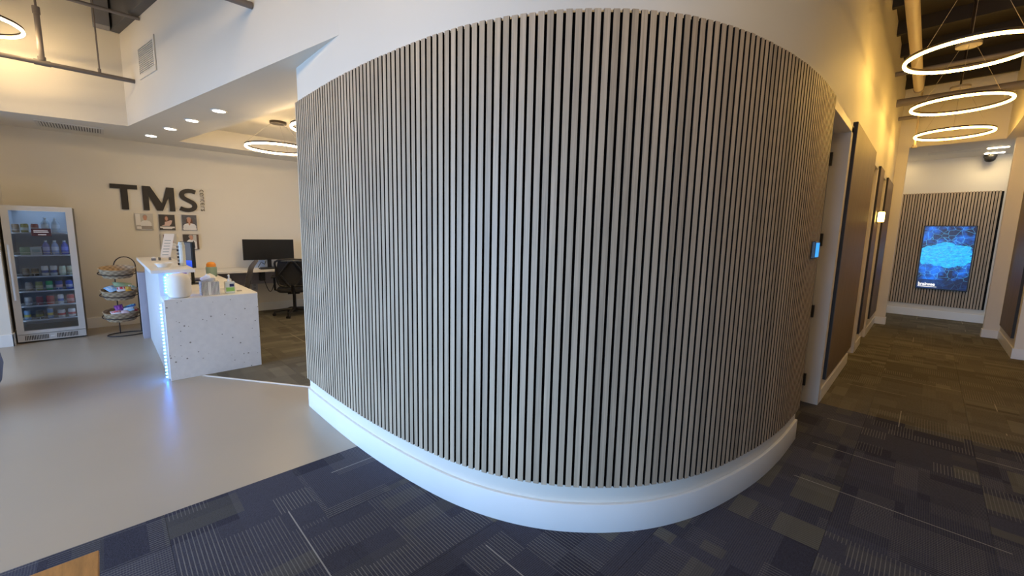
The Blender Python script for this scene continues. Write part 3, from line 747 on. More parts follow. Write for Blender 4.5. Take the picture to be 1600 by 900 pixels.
R_wall = Matrix(((0,0,1,0),(1,0,0,0),(0,1,0,0),(0,0,0,1)))         # text x -> +y, text y -> +z, facing +x
rot = Matrix.Rotation(-PI/2, 4, 'Z')
text_obj('centers', 0.118, 'letter_dark', t, Matrix.Translation((XW+0.008, 1.185, 2.092)) @ R_wall @ rot, extrude=0.004, name='word_centers', bold=-0.0022)

# ------------------------------------------------------------------ photo prints of staff
def ellipse(cy, cz, ry, rz, n=18, a0=0, a1=2*PI): return [(cy+ry*math.cos(a0+(a1-a0)*k/n), cz+rz*math.sin(a0+(a1-a0)*k/n)) for k in range(n if a1-a0 > 6.2 else n+1)]
def picture(label, y0, z0, w, h, bg, shapes, edge='bg_l'):
    t = thing('photo_print', label, 'photo', (XW, y0+w/2, z0), 'staff photo prints')
    MB().box(XW, y0, z0, XW+0.020, y0+w, z0+h).build('panel', edge, t)
    MB().box(XW+0.020, y0+0.004, z0+0.004, XW+0.0215, y0+w-0.004, z0+h-0.004).build('background', bg, t)
    d = 0.0215
    for nm, m, pl in shapes:
        pts = [(XW+d, y0+w*min(.98, max(.02, a)), z0+h*min(.98, max(.02, b))) for a, b in pl]
        MB().flat(pts, (0.0008, 0, 0)).build(nm, m, t); d += 0.0009
def bust(cx, top, wd): return [(cx-wd, 0.02), (cx-wd, top-0.16), (cx-wd*0.75, top-0.05), (cx-0.10, top), (cx+0.10, top), (cx+wd*0.75, top-0.05), (cx+wd, top-0.16), (cx+wd, 0.02)]
picture('photo of a short-haired man in a white coat, left of the upper row', 0.377, 1.425, 0.206, 0.247, 'bg_l', [
    ('window_glare', 'print_w', [(0.03,0.3),(0.03,0.97),(0.28,0.97),(0.3,0.3)]), ('coat', 'coat', bust(0.58,0.58,0.30)), ('hair', 'hair_g', ellipse(0.55,0.80,0.13,0.14)), ('face', 'skin', ellipse(0.55,0.74,0.105,0.16)), ('caption_band', 'hair_g', [(0.05,0.05),(0.05,0.25),(0.93,0.25),(0.93,0.05)]), ('caption', 'print_w', [(0.06,0.06),(0.06,0.22),(0.32,0.22),(0.32,0.06)])])
picture('photo of a long-haired woman in a pale pink top, middle of the upper row', 0.645, 1.425, 0.200, 0.245, 'bg_d', [
    ('hair', 'hair_d', [(0.36,0.42),(0.34,0.75),(0.40,0.90),(0.52,0.92),(0.60,0.80),(0.58,0.5)]), ('top', 'pink', [(0.14,0.28),(0.34,0.36),(0.36,0.52),(0.50,0.56),(0.70,0.64),(0.82,0.62),(0.74,0.40),(0.62,0.28)]), ('face', 'skin', ellipse(0.47,0.74,0.085,0.13)), ('caption_band', 'print_w', [(0.06,0.14),(0.06,0.24),(0.94,0.24),(0.94,0.14)]), ('caption', 'print_w', [(0.24,0.08),(0.2,0.14),(0.8,0.14),(0.76,0.08)])])
picture('photo of a smiling woman in a white coat before foliage, right of the upper row', 0.925, 1.430, 0.195, 0.247, 'bg_f', [
    ('hair', 'hair_d', [(0.28,0.42),(0.30,0.75),(0.40,0.86),(0.58,0.86),(0.68,0.72),(0.72,0.42),(0.60,0.35)]), ('coat', 'coat', bust(0.5,0.45,0.42)), ('hair_crown', 'hair_g', ellipse(0.47,0.76,0.15,0.10)), ('face', 'skin', ellipse(0.47,0.66,0.12,0.17)), ('neck', 'skin', [(0.42,0.40),(0.5,0.30),(0.56,0.42),(0.54,0.52),(0.44,0.52)]), ('caption_band', 'print_w', [(0.05,0.05),(0.05,0.13),(0.95,0.13),(0.95,0.05)])])
picture('pale photo of a person behind the paper sign, left of the lower row', 0.645, 1.130, 0.200, 0.235, 'bg_l', [
    ('picture_within', 'hair_d', [(0.18,0.62),(0.18,0.95),(0.52,0.95),(0.52,0.62)]), ('picture_mount', 'print_w', [(0.22,0.66),(0.22,0.91),(0.48,0.91),(0.48,0.66)]), ('coat', 'coat', bust(0.72,0.42,0.25)), ('face', 'skin', ellipse(0.74,0.55,0.06,0.13)), ('caption_band', 'print_w', [(0.30,0.07),(0.30,0.18),(0.95,0.18),(0.95,0.07)])])
picture('photo of a man in a white coat and dark tie, right of the lower row', 0.925, 1.125, 0.200, 0.240, 'bg_d', [
    ('wall_light', 'bg_l', [(0.62,0.03),(0.62,0.97),(0.86,0.97),(0.86,0.03)]), ('coat', 'coat', [(0.10,0.03),(0.16,0.48),(0.36,0.66),(0.60,0.66),(0.86,0.50),(0.86,0.03)]), ('tie', 'tie', [(0.60,0.10),(0.58,0.46),(0.64,0.60),(0.72,0.44),(0.74,0.10)]), ('hair', 'hair_g', ellipse(0.50,0.86,0.16,0.12)), ('face', 'skin', ellipse(0.52,0.78,0.115,0.16)), ('edge_shadow', 'wood_edge', [(0.87,0.03),(0.87,0.97),(0.98,0.97),(0.98,0.03)])], 'wood_edge')

# ------------------------------------------------------------------ drinks fridge
FX, FY0, FY1, FZ = -7.80, -0.835, -0.243, 1.70
t = thing('drinks_fridge', 'stainless glass-door drinks fridge standing against the reception wall', 'fridge', (-8.1, -0.54, 0))
fb_ = XW+0.02
mb = MB().box(fb_,FY0,0.02,FX-0.045,FY0+0.03,FZ).box(fb_,FY1-0.03,0.02,FX-0.045,FY1,FZ).box(fb_,FY0+.03,FZ-0.04,FX-0.045,FY1-.03,FZ).box(fb_,FY0+.03,0.02,FX-0.06,FY1-.03,0.14)
mb.build('cabinet', 'black', t)
MB().box(fb_,FY0+.03,0.14,fb_+0.02,FY1-.03,FZ-.04).build('liner', 'fridge_in', t)
MB().box(fb_+.02,FY0+.03,0.14,FX-0.05,FY0+.034,FZ-.04).box(fb_+.02,FY1-.034,0.14,FX-0.05,FY1-.03,FZ-.04).build('side_liner', 'fridge_in', t)
dr = MB()
gy0, gy1, gz0, gz1 = FY0+0.062, FY1-0.062, 0.155, 1.640
def trap(pts): dr.flat([(FX-0.04, *q) for q in pts], (0.04, 0, 0))
trap([(FY0,0.115),(gy0,gz0),(gy0,gz1),(FY0,FZ)]); trap([(FY1,0.115),(FY1,FZ),(gy1,gz1),(gy1,gz0)]); trap([(FY0,FZ),(gy0,gz1),(gy1,gz1),(FY1,FZ)]); trap([(FY0,0.115),(FY1,0.115),(gy1,gz0),(gy0,gz0)])
d_ = dr.build('door', 'steel_b', t)
MB().box(FX-0.022,gy0,gz0,FX-0.016,gy1,gz1).build('glass_pane', 'glass', d_)
MB().tube([(FX+.001,FY0+0.03,1.19),(FX+0.035,FY0+0.03,1.19)],0.008).tube([(FX+.001,FY0+0.03,0.60),(FX+0.035,FY0+0.03,0.60)],0.008).tube([(FX+0.038,FY0+0.03,1.23),(FX+0.038,FY0+0.03,0.55)],0.012,12).build('handle', 'steel_b', d_)
k_ = MB().box(FX-0.06,FY0,0.02,FX-0.012,FY1,0.108).build('kick_plate', 'steel_b', t)
gs = MB()
for k in range(15): gs.box(FX-0.012, FY0+0.06+k*0.0135, 0.035, FX-0.0105, FY0+0.0675+k*0.0135, 0.092)
for k in range(14): gs.box(FX-0.012, FY0+0.33+k*0.0135, 0.035, FX-0.0105, FY0+0.3375+k*0.0135, 0.092)
stuff(gs.build('grille_slots', 'fridge_dark', k_))
MB().box(FX-0.012,FY0+0.275,0.055,FX-0.009,FY0+0.315,0.07).build('badge', 'strip', k_)
for fy in (FY0+.04, FY1-.04):
    for fx in (fb_+.05, FX-0.1): MB().tube([(fx,fy,0.0),(fx,fy,0.022)],0.018).build('foot', 'black', t)
SH = [1.375, 1.095, 0.828, 0.642, 0.455, 0.275]
for z in SH:
    s_ = MB().box(fb_+0.03,FY0+0.036,z-0.008,FX-0.085,FY1-0.036,z).box(FX-0.085,FY0+0.036,z-0.014,FX-0.075,FY1-0.036,z+0.004).build('shelf', 'shelf_m', t)
    r_ = MB().tube([(FX-0.078,FY0+0.04,z+0.032),(FX-0.078,FY1-0.04,z+0.032)],0.003,6)
    for yy in (FY0+0.05, FY0+0.2, FY0+.39, FY1-0.05): r_.tube([(FX-0.078,yy,z+.004),(FX-0.078,yy,z+0.032)],0.0025,6)
    r_.build('guard_rail', 'steel_b', s_)
MB().box(fb_+0.04,FY0+.08,FZ-.052,FX-0.09,FY1-.08,FZ-.0405).build('added_top_glow', 'fridge_fill_top', t)  # added glowing strip, brightens the shelves from above
MB().box(FX-0.07,FY0+.0345,0.2,FX-0.06,FY0+.042,1.6).box(FX-0.07,FY1-.042,0.2,FX-0.06,FY1-.0345,1.6).build('added_side_glow', 'fridge_fill_side', t)  # added glowing strips behind the door frame, brighten the drinks
sg = thing('fridge_sign', 'small maroon sign with white lines stuck on the fridge door glass', 'sign', (FX-0.014, -0.53, 1.38))
MB().box(FX-0.0158,-0.612,1.334,FX-0.0125,-0.447,1.428).build('plate', 'maroon', sg)
for (a, b, z) in ((-0.592,-0.474,1.400),(-0.592,-0.468,1.383),(-0.558,-0.49,1.352)):
    MB().box(FX-0.0125,a,z-0.0045,FX-0.0118,b,z+0.0045).build('text_line', 'print_w', sg)
def can(name, label, y, z, r, h, body, band=None, cat='can', top=(0.6,0.6,0.62), x=FX-0.15):
    t = thing(name, label, cat, (x, y, z), 'drinks in the fridge')
    if name == 'drink_can':
        MB().lathe([(r*.8,z+0.0005),(r,z+.008),(r,z+h-.014),(r*.82,z+h-.002)],(x,y,0),16).build('body', cmat(body), t)
        MB().lathe([(r*.8,z+h-.002),(r*.82,z+h)],(x,y,0),16).build('lid', cmat(top,0.3,0.8), t)
    elif name == 'drink_bottle':
        MB().lathe([(r*.9,z+0.0005),(r,z+.01),(r,z+h*.62),(r*.7,z+h*.76),(r*.36,z+h*.86),(r*.36,z+h*.92)],(x,y,0),16).build('body', cmat(body,0.12), t)
        MB().lathe([(r*.42,z+h*.92),(r*.42,z+h)],(x,y,0),12).build('cap', cmat(top), t)
    else:
        MB().box(x-r,y-r*1.2,z+.0005,x+r,y+r*1.2,z+h).build('carton', cmat(body), t, bevel=0.002)
    if band:
        if name == 'drink_box': MB().box(x+r,y-r*.8,z+h*.3,x+r+.001,y+r*.8,z+h*.7).build('print', cmat(band), t)
        else: MB().lathe([(r*1.012,z+h*.30),(r*1.012,z+h*.56)],(x,y,0),16).build('label_band', cmat(band), t)
CB = [
 (0, [('drink_can','brown',-0.745,.033,.105,(.25,.17,.11),(.3,.24,.2)),('drink_can','olive yellow',-0.672,.034,.11,(.32,.30,.10),(.55,.62,.62)),('drink_can','dull red',-0.588,.033,.11,(.38,.09,.09),(.6,.6,.62)),('drink_bottle','clear water',-0.497,.037,.19,(.50,.62,.75),(.72,.80,.90)),('drink_bottle','second clear water',-0.412,.037,.19,(.50,.62,.75),(.72,.80,.90))]),
 (1, [('drink_box','dull green',-0.69,.035,.10,(.20,.28,.20),None),('drink_box','pale grey',-0.60,.040,.10,(.48,.55,.58),(.3,.42,.45)),('drink_bottle','violet-blue',-0.515,.034,.18,(.28,.28,.62),(.55,.56,.80)),('drink_bottle','pale blue',-0.437,.034,.18,(.36,.46,.75),(.75,.80,.92)),('drink_bottle','deep blue',-0.352,.034,.18,(.10,.12,.50),(.22,.25,.72))]),
 (2, [('drink_can','dark brown',-0.71,.031,.10,(.12,.09,.07),(.25,.2,.16)),('drink_can','brown and black',-0.632,.031,.10,(.09,.07,.05),(.36,.27,.15)),('drink_can','white and navy',-0.548,.033,.125,(.70,.72,.76),(.06,.08,.25)),('drink_can','second white and navy',-0.472,.033,.125,(.70,.72,.76),(.07,.1,.3)),('drink_can','pale green',-0.397,.033,.12,(.50,.58,.46),(.62,.66,.55)),('drink_can','pale olive',-0.325,.032,.12,(.48,.48,.36),(.3,.28,.2))]),
 (3, [('drink_can','grey brown',-0.70,.033,.11,(.24,.21,.20),(.33,.3,.28)),('drink_can','olive green',-0.615,.033,.115,(.24,.27,.10),(.5,.48,.3)),('drink_can','bright green',-0.527,.033,.12,(.03,.42,.14),(.5,.7,.55)),('drink_can','navy red and white',-0.443,.033,.115,(.06,.08,.28),(.68,.4,.42)),('drink_can','blue',-0.352,.033,.115,(.05,.09,.45),(.5,.5,.65))]),
 (4, [('drink_can','silver grey',-0.72,.033,.11,(.42,.44,.48),(.3,.32,.36)),('drink_can','dark red',-0.625,.031,.11,(.26,.03,.035),None),('drink_can','bright red',-0.533,.036,.115,(.50,.03,.03),(.36,.02,.02)),('drink_can','slim white and blue',-0.443,.028,.12,(.72,.75,.82),(.06,.16,.55)),('drink_can','second bright red',-0.355,.036,.115,(.48,.04,.04),(.62,.3,.28))]),
 (5, [('drink_can','blue and yellow',-0.742,.030,.12,(.20,.38,.66),(.66,.6,.16)),('drink_can','black and olive',-0.64,.034,.11,(.05,.05,.04),(.3,.28,.08)),('drink_can','slim blue and yellow',-0.548,.027,.125,(.14,.34,.68),(.72,.64,.18)),('drink_can','red and white',-0.45,.036,.10,(.72,.70,.72),(.55,.06,.08)),('drink_can','white and red',-0.357,.036,.105,(.76,.74,.75),(.62,.16,.16))]),
]
SN = ['top', 'second', 'third', 'fourth', 'fifth', 'lowest']
for k, row in CB:
    for (nm, colr, y, r, h, body, band) in row:
        can(nm, '%s %s on the %s fridge shelf' % (colr, nm.replace('_', ' '), SN[k]), y, SH[k], r, h, body, band, nm.split('_')[1], (.6,.6,.62) if nm == 'drink_can' else (.85,.87,.9))

# ------------------------------------------------------------------ three-tier basket stand
BX, BY = -7.68, 0.115
t = thing('basket_stand', 'dark iron three-tier stand holding wicker baskets beside the reception desk', 'stand', (BX, BY, 0))
px, py0, py1 = BX-0.10, BY-0.03, BY+0.19
arch = [(px,py0,0.0)]+[(px,py0,z) for z in (0.3,0.6,0.9)]+[(px,(py0+py1)/2-(py1-py0)/2*math.cos(a),0.93+0.13*math.sin(a)) for a in [PI*k/12 for k in range(13)]]+[(px,py1,z) for z in (0.9,0.6,0.3,0.0)]
MB().tube(arch, 0.0065, 8).build('frame', 'iron', t)
MB().tube([(BX+0.02+0.14*math.cos(a),BY+0.03+0.19*math.sin(a),0.0075) for a in [2*PI*k/28 for k in range(28)]], 0.0065, 8, closed=True).build('base_ring', 'iron', t)
bask_z = (0.80, 0.51, 0.215)
wb = None
for k, z in enumerate(bask_z):
    tl = Matrix.Rotation(0.20, 3, 'Y')
    MB().tube([tuple(tl @ Vector((0.148*math.cos(a),0.192*math.sin(a),0.055)) + Vector((BX+.02,BY,z))) for a in [2*PI*q/32 for q in range(32)]], 0.006, 8, closed=True).tube([(px,BY+.07,z+.08),(BX-.10,BY+.07,z+.08)],0.005,6).build('support_ring', 'iron', t)
    o = MB().lathe([(0.145,0.0),(0.165,0.05),(0.182,0.11),(0.188,0.125),(0.178,0.127),(0.170,0.11),(0.152,0.05),(0.135,0.012)], (0,0,0), 40, 0.76, 1.0, tl)
    b = o.build('basket', 'wicker'); b.location = (BX+.02, BY, z)
    wbk = tag(b, ('empty oval wicker basket on the top tier of the stand', 'oval wicker basket of snack bags on the middle tier', 'oval wicker basket of snack packs on the bottom tier')[k], 'basket', 'wicker baskets on the stand')
def pouch(name, label, c, sx, sy, th, rot, color, stripe=None):
    t = thing(name, label, 'snack', c, 'snacks in the baskets', local=True)
    t.rotation_euler = rot
    nx, ny = 7, 6; vs = []; fs = []
    for sgn in (1, -1):
        for i in range(nx):
            for j in range(ny):
                u, v = i/(nx-1)*2-1, j/(ny-1)*2-1
                vs.append((u*sx/2, v*sy/2*(1-0.06*(1-abs(u))), sgn*th/2*((1-u**4)*(1-v**4))))
    for s in range(2):
        for i in range(nx-1):
            for j in range(ny-1):
                a = s*nx*ny+i*ny+j; fs.append((a,a+ny,a+ny+1,a+1))
    MB().add(vs, fs, True).build('wrapper', cmat(color,0.3), t)
    if stripe:
        MB().add([(x*sx*.22, y*sy*.40, (th/2+0.002)*(1 if True else 1)*(1-0.35*abs(y))) for x, y in ((-1,-1),(1,-1),(1,0),(1,1),(-1,1),(-1,0))], [(0,1,2,5),(5,2,3,4)]).build('print', cmat(stripe,0.3), t)
z = bask_z[1]
pouch('snack_bag', 'pale blue snack bag at the left of the middle basket', (BX+.06,BY-.075,z+.135), .15, .11, .05, (.3,.35,.5), (.30,.55,.85), (.75,.82,.92))
pouch('snack_bag', 'red and white snack pack in the middle of the middle basket', (BX+.10,BY+.02,z+.13), .09, .10, .04, (.1,.7,.1), (.75,.74,.76), (.70,.08,.10))
pouch('snack_bag', 'orange snack pack in the middle basket', (BX+.10,BY+.085,z+.128), .09, .07, .035, (-.1,.7,.1), (.85,.45,.06), (.85,.72,.2))
pouch('snack_bag', 'pale green snack bag at the back of the middle basket', (BX-.03,BY+.04,z+.165), .12, .20, .05, (-.2,.55,.1), (.55,.78,.50), None)
pouch('snack_bag', 'white and aqua snack bag at the right of the middle basket', (BX+.04,BY+.135,z+.135), .11, .09, .04, (-.4,.4,.1), (.72,.80,.82), (.2,.6,.7))
z = bask_z[2]
pouch('snack_bag', 'purple snack bag standing in the bottom basket', (BX+.04,BY-.02,z+.155), .12, .09, .05, (.3,.8,.2), (.20,.05,.28), (.42,.12,.4))
pouch('snack_bag', 'white snack packet at the front of the bottom basket', (BX+.12,BY-.055,z+.115), .08, .11, .03, (.1,.5,.2), (.78,.76,.80), (.7,.2,.25))
pouch('snack_bag', 'dark blue snack stick in the bottom basket', (BX+.01,BY+.07,z+.165), .05, .17, .03, (.35,.5,.1), (.05,.12,.40), (.2,.6,.8))
pouch('snack_bag', 'light blue snack packet in the bottom basket', (BX+.08,BY+.07,z+.14), .08, .12, .03, (.2,.6,.0), (.35,.62,.85), (.8,.85,.9))
pouch('snack_bag', 'red snack packet at the right of the bottom basket', (BX+.05,BY+.125,z+.135), .09, .08, .03, (-.2,.5,.1), (.60,.08,.14), (.8,.7,.75))
pouch('snack_bag', 'pink and white snack packet at the front right of the bottom basket', (BX+.12,BY+.03,z+.115), .06, .09, .03, (0,.6,.1), (.78,.62,.68), None)

# ------------------------------------------------------------------ reception desk
t = thing('reception_desk', 'white reception desk with speckled stone end panel and cyan LED edge', 'desk', (-6.2, 0.7, 0))
MB().box(-5.085,0.373,0,-5.04,1.147,0.80).build('end_panel', 'terrazzo', t, bevel=0.002)
MB().box(-7.75,0.37,0.765,-5.0851,1.16,0.80).build('worktop', 'white', t, bevel=0.002)
MB().box(-7.2,0.40,0,-5.32,0.60,1.03).build('front_body', 'white', t)
fl_ = MB(); x = -7.19
while x < -5.315: fl_.box(x,0.368,0.0,x+0.018,0.3999,1.03); x += 0.0242
stuff(fl_.build('fluted_ribs', 'flute', t))
MB().box(-7.46,0.31,1.032,-5.26,0.655,1.066).build('upper_counter', 'white', t, bevel=0.002)
MB().box(-5.3195,0.40,0.0,-5.0855,0.43,0.764).build('recess_back', 'flute', t)
MB().box(-7.46,0.30,0,-7.21,0.62,0.88).build('end_block', 'shade_panel', t)
MB().box(-7.6,1.10,0,-7.55,1.14,0.764).box(-6.4,0.95,0.0,-6.36,1.13,0.764).build('leg_panel', 'white', t)
led = MB()
def bead(x, y, z, r=0.0065): led.box(x-r,y-r*.7,z-r,x+r,y+r*.7,z+r)
z = 0.03
while z < 0.75: led.box(-5.112,0.343,z-.006,-5.096,0.356,z+.006); z += 0.034
led2 = MB()
stuff(led.build('led_strip', 'led', t))
MB().box(-5.122,0.3561,0.01,-5.086,0.3998,0.762).build('led_backing', 'flute', t)
MB().box(-5.3195,0.40,0.8005,-5.314,0.60,1.031).build('tower_end', 'flute', t)
led = MB()
z = 0.83
while z < 1.01: led.box(-5.3138,0.412,z,-5.309,0.424,z+0.012); z += 0.030
y = 0.43
while y < 0.56: led.box(-5.3138,y,1.005,-5.309,y+0.012,1.017); y += 0.030
stuff(led.build('led_strip', 'led', t))

# things on the worktop
WZ = 0.8005
t = thing('smart_speaker', 'rounded white fabric speaker at the near corner of the desk', 'speaker', (-5.155, 0.505, WZ))
MB().lathe([(0.05,WZ),(0.078,WZ+.006),(0.092,WZ+.03),(0.097,WZ+.08),(0.097,WZ+.165),(0.09,WZ+.20),(0.072,WZ+.225),(0.045,WZ+.234)],(-5.155,0.505,0),36).build('body', 'speaker', t)
MB().lathe([(0.044,WZ+.2335),(0.040,WZ+.236)],(-5.155,0.505,0),24).build('touch_disc', 'white', t)
t = thing('tissue_box', 'cube tissue box with grey and white stripes and a tissue pulled up', 'tissue box', (-5.22, 0.757, WZ))
MB().box(-5.295,0.682,WZ,-5.145,0.832,WZ+.135).build('box', 'stripes', t, loc=(-5.22,0.757,WZ))
tb = MB(); n = 12
for s in (0,):
    vs = []; 
    for j, (rr, zz) in enumerate(((0.045,0.1355),(0.068,0.165),(0.055,0.19),(0.022,0.205))):
        for i in range(n): a = 2*PI*i/n; q = rr*(1+0.22*math.sin(3*a+j)); vs.append((-5.22+q*math.cos(a), 0.757+q*math.sin(a), WZ+zz+0.012*math.sin(2*a+j)*(j > 0)))
    fs = [(j*n+i,j*n+(i+1)%n,(j+1)*n+(i+1)%n,(j+1)*n+i) for j in range(3) for i in range(n)]+[tuple(range(3*n,4*n))]
    tb.add(vs, fs, True)
tb.build('tissue', 'tissue', t)
t = thing('sanitizer_bottle', 'clear pump bottle of hand gel with a green label on the desk', 'bottle', (-5.205, 0.93, WZ))
MB().box(-5.235,0.885,WZ,-5.175,0.975,WZ+.125).build('body', 'gel', t, bevel=0.008)
MB().box(-5.1745,0.893,WZ+.02,-5.1735,0.967,WZ+.062).build('label_lower', 'gel_label', t); MB().box(-5.1745,0.925,WZ+.07,-5.1735,0.965,WZ+.10).build('label_upper', 'navy', t)
MB().lathe([(0.020,WZ+.125),(0.020,WZ+.15),(0.008,WZ+.152),(0.008,WZ+.19)],(-5.205,0.93,0),14).tube([(-5.205,0.93,WZ+.192),(-5.165,0.915,WZ+.190)],0.007,8).build('pump', 'white', t)
for k, (x, y, a, w, lb) in enumerate(((-5.75,0.72,0.1,0.21,'white sheet of paper lying on the desk behind the speaker'),(-5.72,0.98,-0.1,0.21,'second white sheet lying farther back on the desk'))):
    o = MB().box(-0.148,-w/2,0,0.148,w/2,0.002).build('paper_sheet', 'print_w'); o.location = (x,y,WZ+.0002+0.003*k); o.rotation_euler = (0,0,a); tag(o, lb, 'paper')
for k, (x, y, m, lb) in enumerate(((-6.66,0.86,'navy','navy folder on the desk under the upper counter'),(-6.20,0.90,'hair_d','dark brown folder on the desk behind the speaker'))):
    o = MB().box(-0.11,-0.09,0,0.11,0.09,0.018).build('folder', m, bevel=0.002); o.location = (x,y,WZ+.0062); o.rotation_euler = (0,0,0.15-0.3*k); tag(o, lb, 'folder')
t = thing('snack_canister', 'grey-green canister with an orange lid at the back of the desk', 'canister', (-7.05, 1.06, WZ))
MB().lathe([(0.055,WZ),(0.062,WZ+.01),(0.065,WZ+.13),(0.060,WZ+.14)],(-7.05,1.06,0),20).build('body', 'teal', t); MB().lathe([(0.058,WZ+.14),(0.056,WZ+.175),(0.04,WZ+.20),(0.015,WZ+.208)],(-7.05,1.06,0),20).build('lid', 'orange', t)
t = thing('desk_phone_dock', 'small grey coin-sized puck beside the hand gel', 'puck', (-5.30, 1.035, WZ))
MB().lathe([(0.024,WZ),(0.026,WZ+.004),(0.024,WZ+.010)],(-5.30,1.035,0),16).build('body', cmat((.45,.43,.42)), t)
# on the upper counter
UZ = 1.0665
t = thing('serving_dish', 'white flared dish on the upper counter', 'dish', (-5.62, 0.44, UZ))
MB().lathe([(0.045,UZ),(0.05,UZ+.004),(0.075,UZ+.04),(0.082,UZ+.043),(0.078,UZ+.044),(0.048,UZ+.010)],(-5.62,0.44,0),28).build('bowl', 'white', t)
t = thing('paper_sign', 'tall narrow white notice leaning in a clip stand on the upper counter', 'notice', (-6.75, 0.52, UZ))
MB().flat([(-6.77,0.50,UZ+.02),(-6.77,0.60,UZ+.02),(-6.80,0.665,UZ+.33),(-6.80,0.565,UZ+.33)], (0.002,0,0)).build('sheet', 'print_w', t)
for k in range(6):
    a = 0.14+k*0.115; yl = 0.065*a; xl = -6.7675-0.03*a; zl = UZ+.02+a*.31
    MB().flat([(xl,0.515+yl,zl),(xl,0.575+yl,zl),(xl-.0007,0.577+yl,zl+.008),(xl-.0007,0.517+yl,zl+.008)], (0.001,0,0)).build('text_line', cmat((.25,.33,.36)), t)
MB().box(-6.80,0.485,UZ,-6.72,0.505,UZ+.035).box(-6.80,0.585,UZ,-6.72,0.605,UZ+.035).build('clip_stand', cmat((.13,.13,.14)), t)
t = thing('card_holder', 'small dark card holder beside the paper notice', 'holder', (-6.72, 0.44, UZ))
MB().box(-6.75,0.415,UZ,-6.69,0.455,UZ+.03).build('tray', cmat((.16,.16,.18)), t, bevel=0.002); MB().box(-6.735,0.420,UZ+.03,-6.70,0.450,UZ+.045).build('cards', 'print_w', t)
t = thing('water_bottle', 'tall pale grey bottle with a patterned dark side on the upper counter', 'bottle', (-5.72, 0.60, UZ))
MB().prism([(-5.695,0.585),(-5.685,0.612),(-5.70,0.638),(-5.735,0.638),(-5.75,0.612),(-5.735,0.578)], UZ, UZ+.235).build('body', cmat((.62,.66,.64)), t, bevel=0.006)
MB().prism([(-5.700,0.588),(-5.694,0.612),(-5.705,0.632),(-5.73,0.632),(-5.742,0.612),(-5.732,0.584)], UZ+.2351, UZ+.258).build('cap', cmat((.66,.70,.68)), t, bevel=0.004)
for k in range(6): MB().box(-5.728,0.566,UZ+.01+k*.037,-5.700,0.579,UZ+.034+k*.037).build('pattern_patch', cmat(((.03,.03,.035),(.20,.19,.18))[k % 2]), t)
t = thing('desk_monitor', 'reception monitor with a grey and blue screen seen past the bottle', 'monitor', (-6.25, 0.77, WZ))
mp = [(-6.36,0.70),(-6.20,0.775),(-6.19,0.755),(-6.35,0.68)]
MB().prism([(-6.40,0.695),(-6.20,0.785),(-6.185,0.757),(-6.385,0.667)], WZ+.20, WZ+.51).build('bezel', 'bezel', t)
MB().flat([(-6.381,0.6655,WZ+.29),(-6.20,0.7475,WZ+.29),(-6.20,0.7475,WZ+.50),(-6.381,0.6655,WZ+.50)], (0.0008,-0.0016,0)).build('screen', 'grey_screen', t)
MB().flat([(-6.381,0.6655,WZ+.21),(-6.20,0.7475,WZ+.21),(-6.20,0.7475,WZ+.289),(-6.381,0.6655,WZ+.289)], (0.0008,-0.0016,0)).build('taskbar', 'blue_glow', t)
MB().box(-6.32,0.74,WZ+.01,-6.27,0.77,WZ+.25).box(-6.40,0.68,WZ,-6.19,0.83,WZ+.0095).build('stand', 'black', t)
t = thing('name_card', 'small white card with violet print stuck under the counter edge', 'card', (-5.262, 0.50, 1.045))
MB().box(-5.262,0.535,1.020,-5.259,0.60,1.0315).build('card', 'print_w', t); MB().box(-5.2588,0.543,1.0215,-5.2582,0.585,1.030).build('print', cmat((.22,.08,.45)), t)

# ------------------------------------------------------------------ back counter, monitor, chairs
t = thing('back_counter', 'long white counter along the reception wall behind the desk', 'counter', (-8.08, 2.3, 0))
MB().box(XW+.015,0.95,0.765,-7.755,3.6,0.80).build('top', 'white', t, bevel=0.002)
MB().box(XW+.015,0.97,0,-7.80,1.0,0.764).box(XW+.015,3.5,0,-7.80,3.54,0.764).build('support_panel', 'white', t)
MB().box(XW+.015,1.0005,0.50,XW+.04,3.4999,0.764).build('modesty_rail', 'shade_panel', t)
t = thing('wide_monitor', 'wide black monitor on the back counter facing the room', 'monitor', (-8.12, 2.07, 0.80))
MB().box(-8.14,1.672,0.945,-8.10,2.46,1.297).build('bezel', 'bezel', t, bevel=0.004); MB().box(-8.10,1.682,0.957,-8.0985,2.45,1.287).build('screen', 'dark_screen', t)
MB().box(-8.18,2.04,0.81,-8.1405,2.10,1.10).build('stand_neck', 'black', t); MB().box(-8.24,1.94,0.8005,-8.04,2.20,0.81).build('stand_foot', 'black', t)
o = tag(MB().box(-7.99,1.86,0.8005,-7.85,2.30,0.82).build('keyboard', 'black', bevel=0.003), 'black keyboard on the back counter below the wide monitor', 'keyboard')
o = tag(MB().box(-8.30,1.86,0.8005,-8.25,2.02,0.93).build('paper_stack', cmat((.62,.72,.90)), bevel=0.002), 'pale blue card leaning behind the wide monitor stand', 'card')
for k, pts in enumerate(([(-8.2,1.90,.81),(-8.19,1.95,.90),(-8.18,2.00,.86),(-8.19,2.03,.93)], [(-8.2,2.22,.81),(-8.2,2.26,.88),(-8.2,2.3,.83),(-8.25,2.38,.81)])):
    P3 = []
    for i in range(len(pts)-1):
        for q in range(4): P3.append(Vector(pts[i]).lerp(Vector(pts[i+1]), q/4))
    tag(MB().tube(P3+[pts[-1]], 0.005, 6).build('monitor_cable', 'cable', loc=pts[0]), ('black cable curling left of the wide monitor stand', 'black cable trailing right of the wide monitor stand')[k], 'cable')
o = thing('wall_outlet', 'pale outlet plate on the wall under the back counter', 'outlet', (XW, 1.88, 0.45))
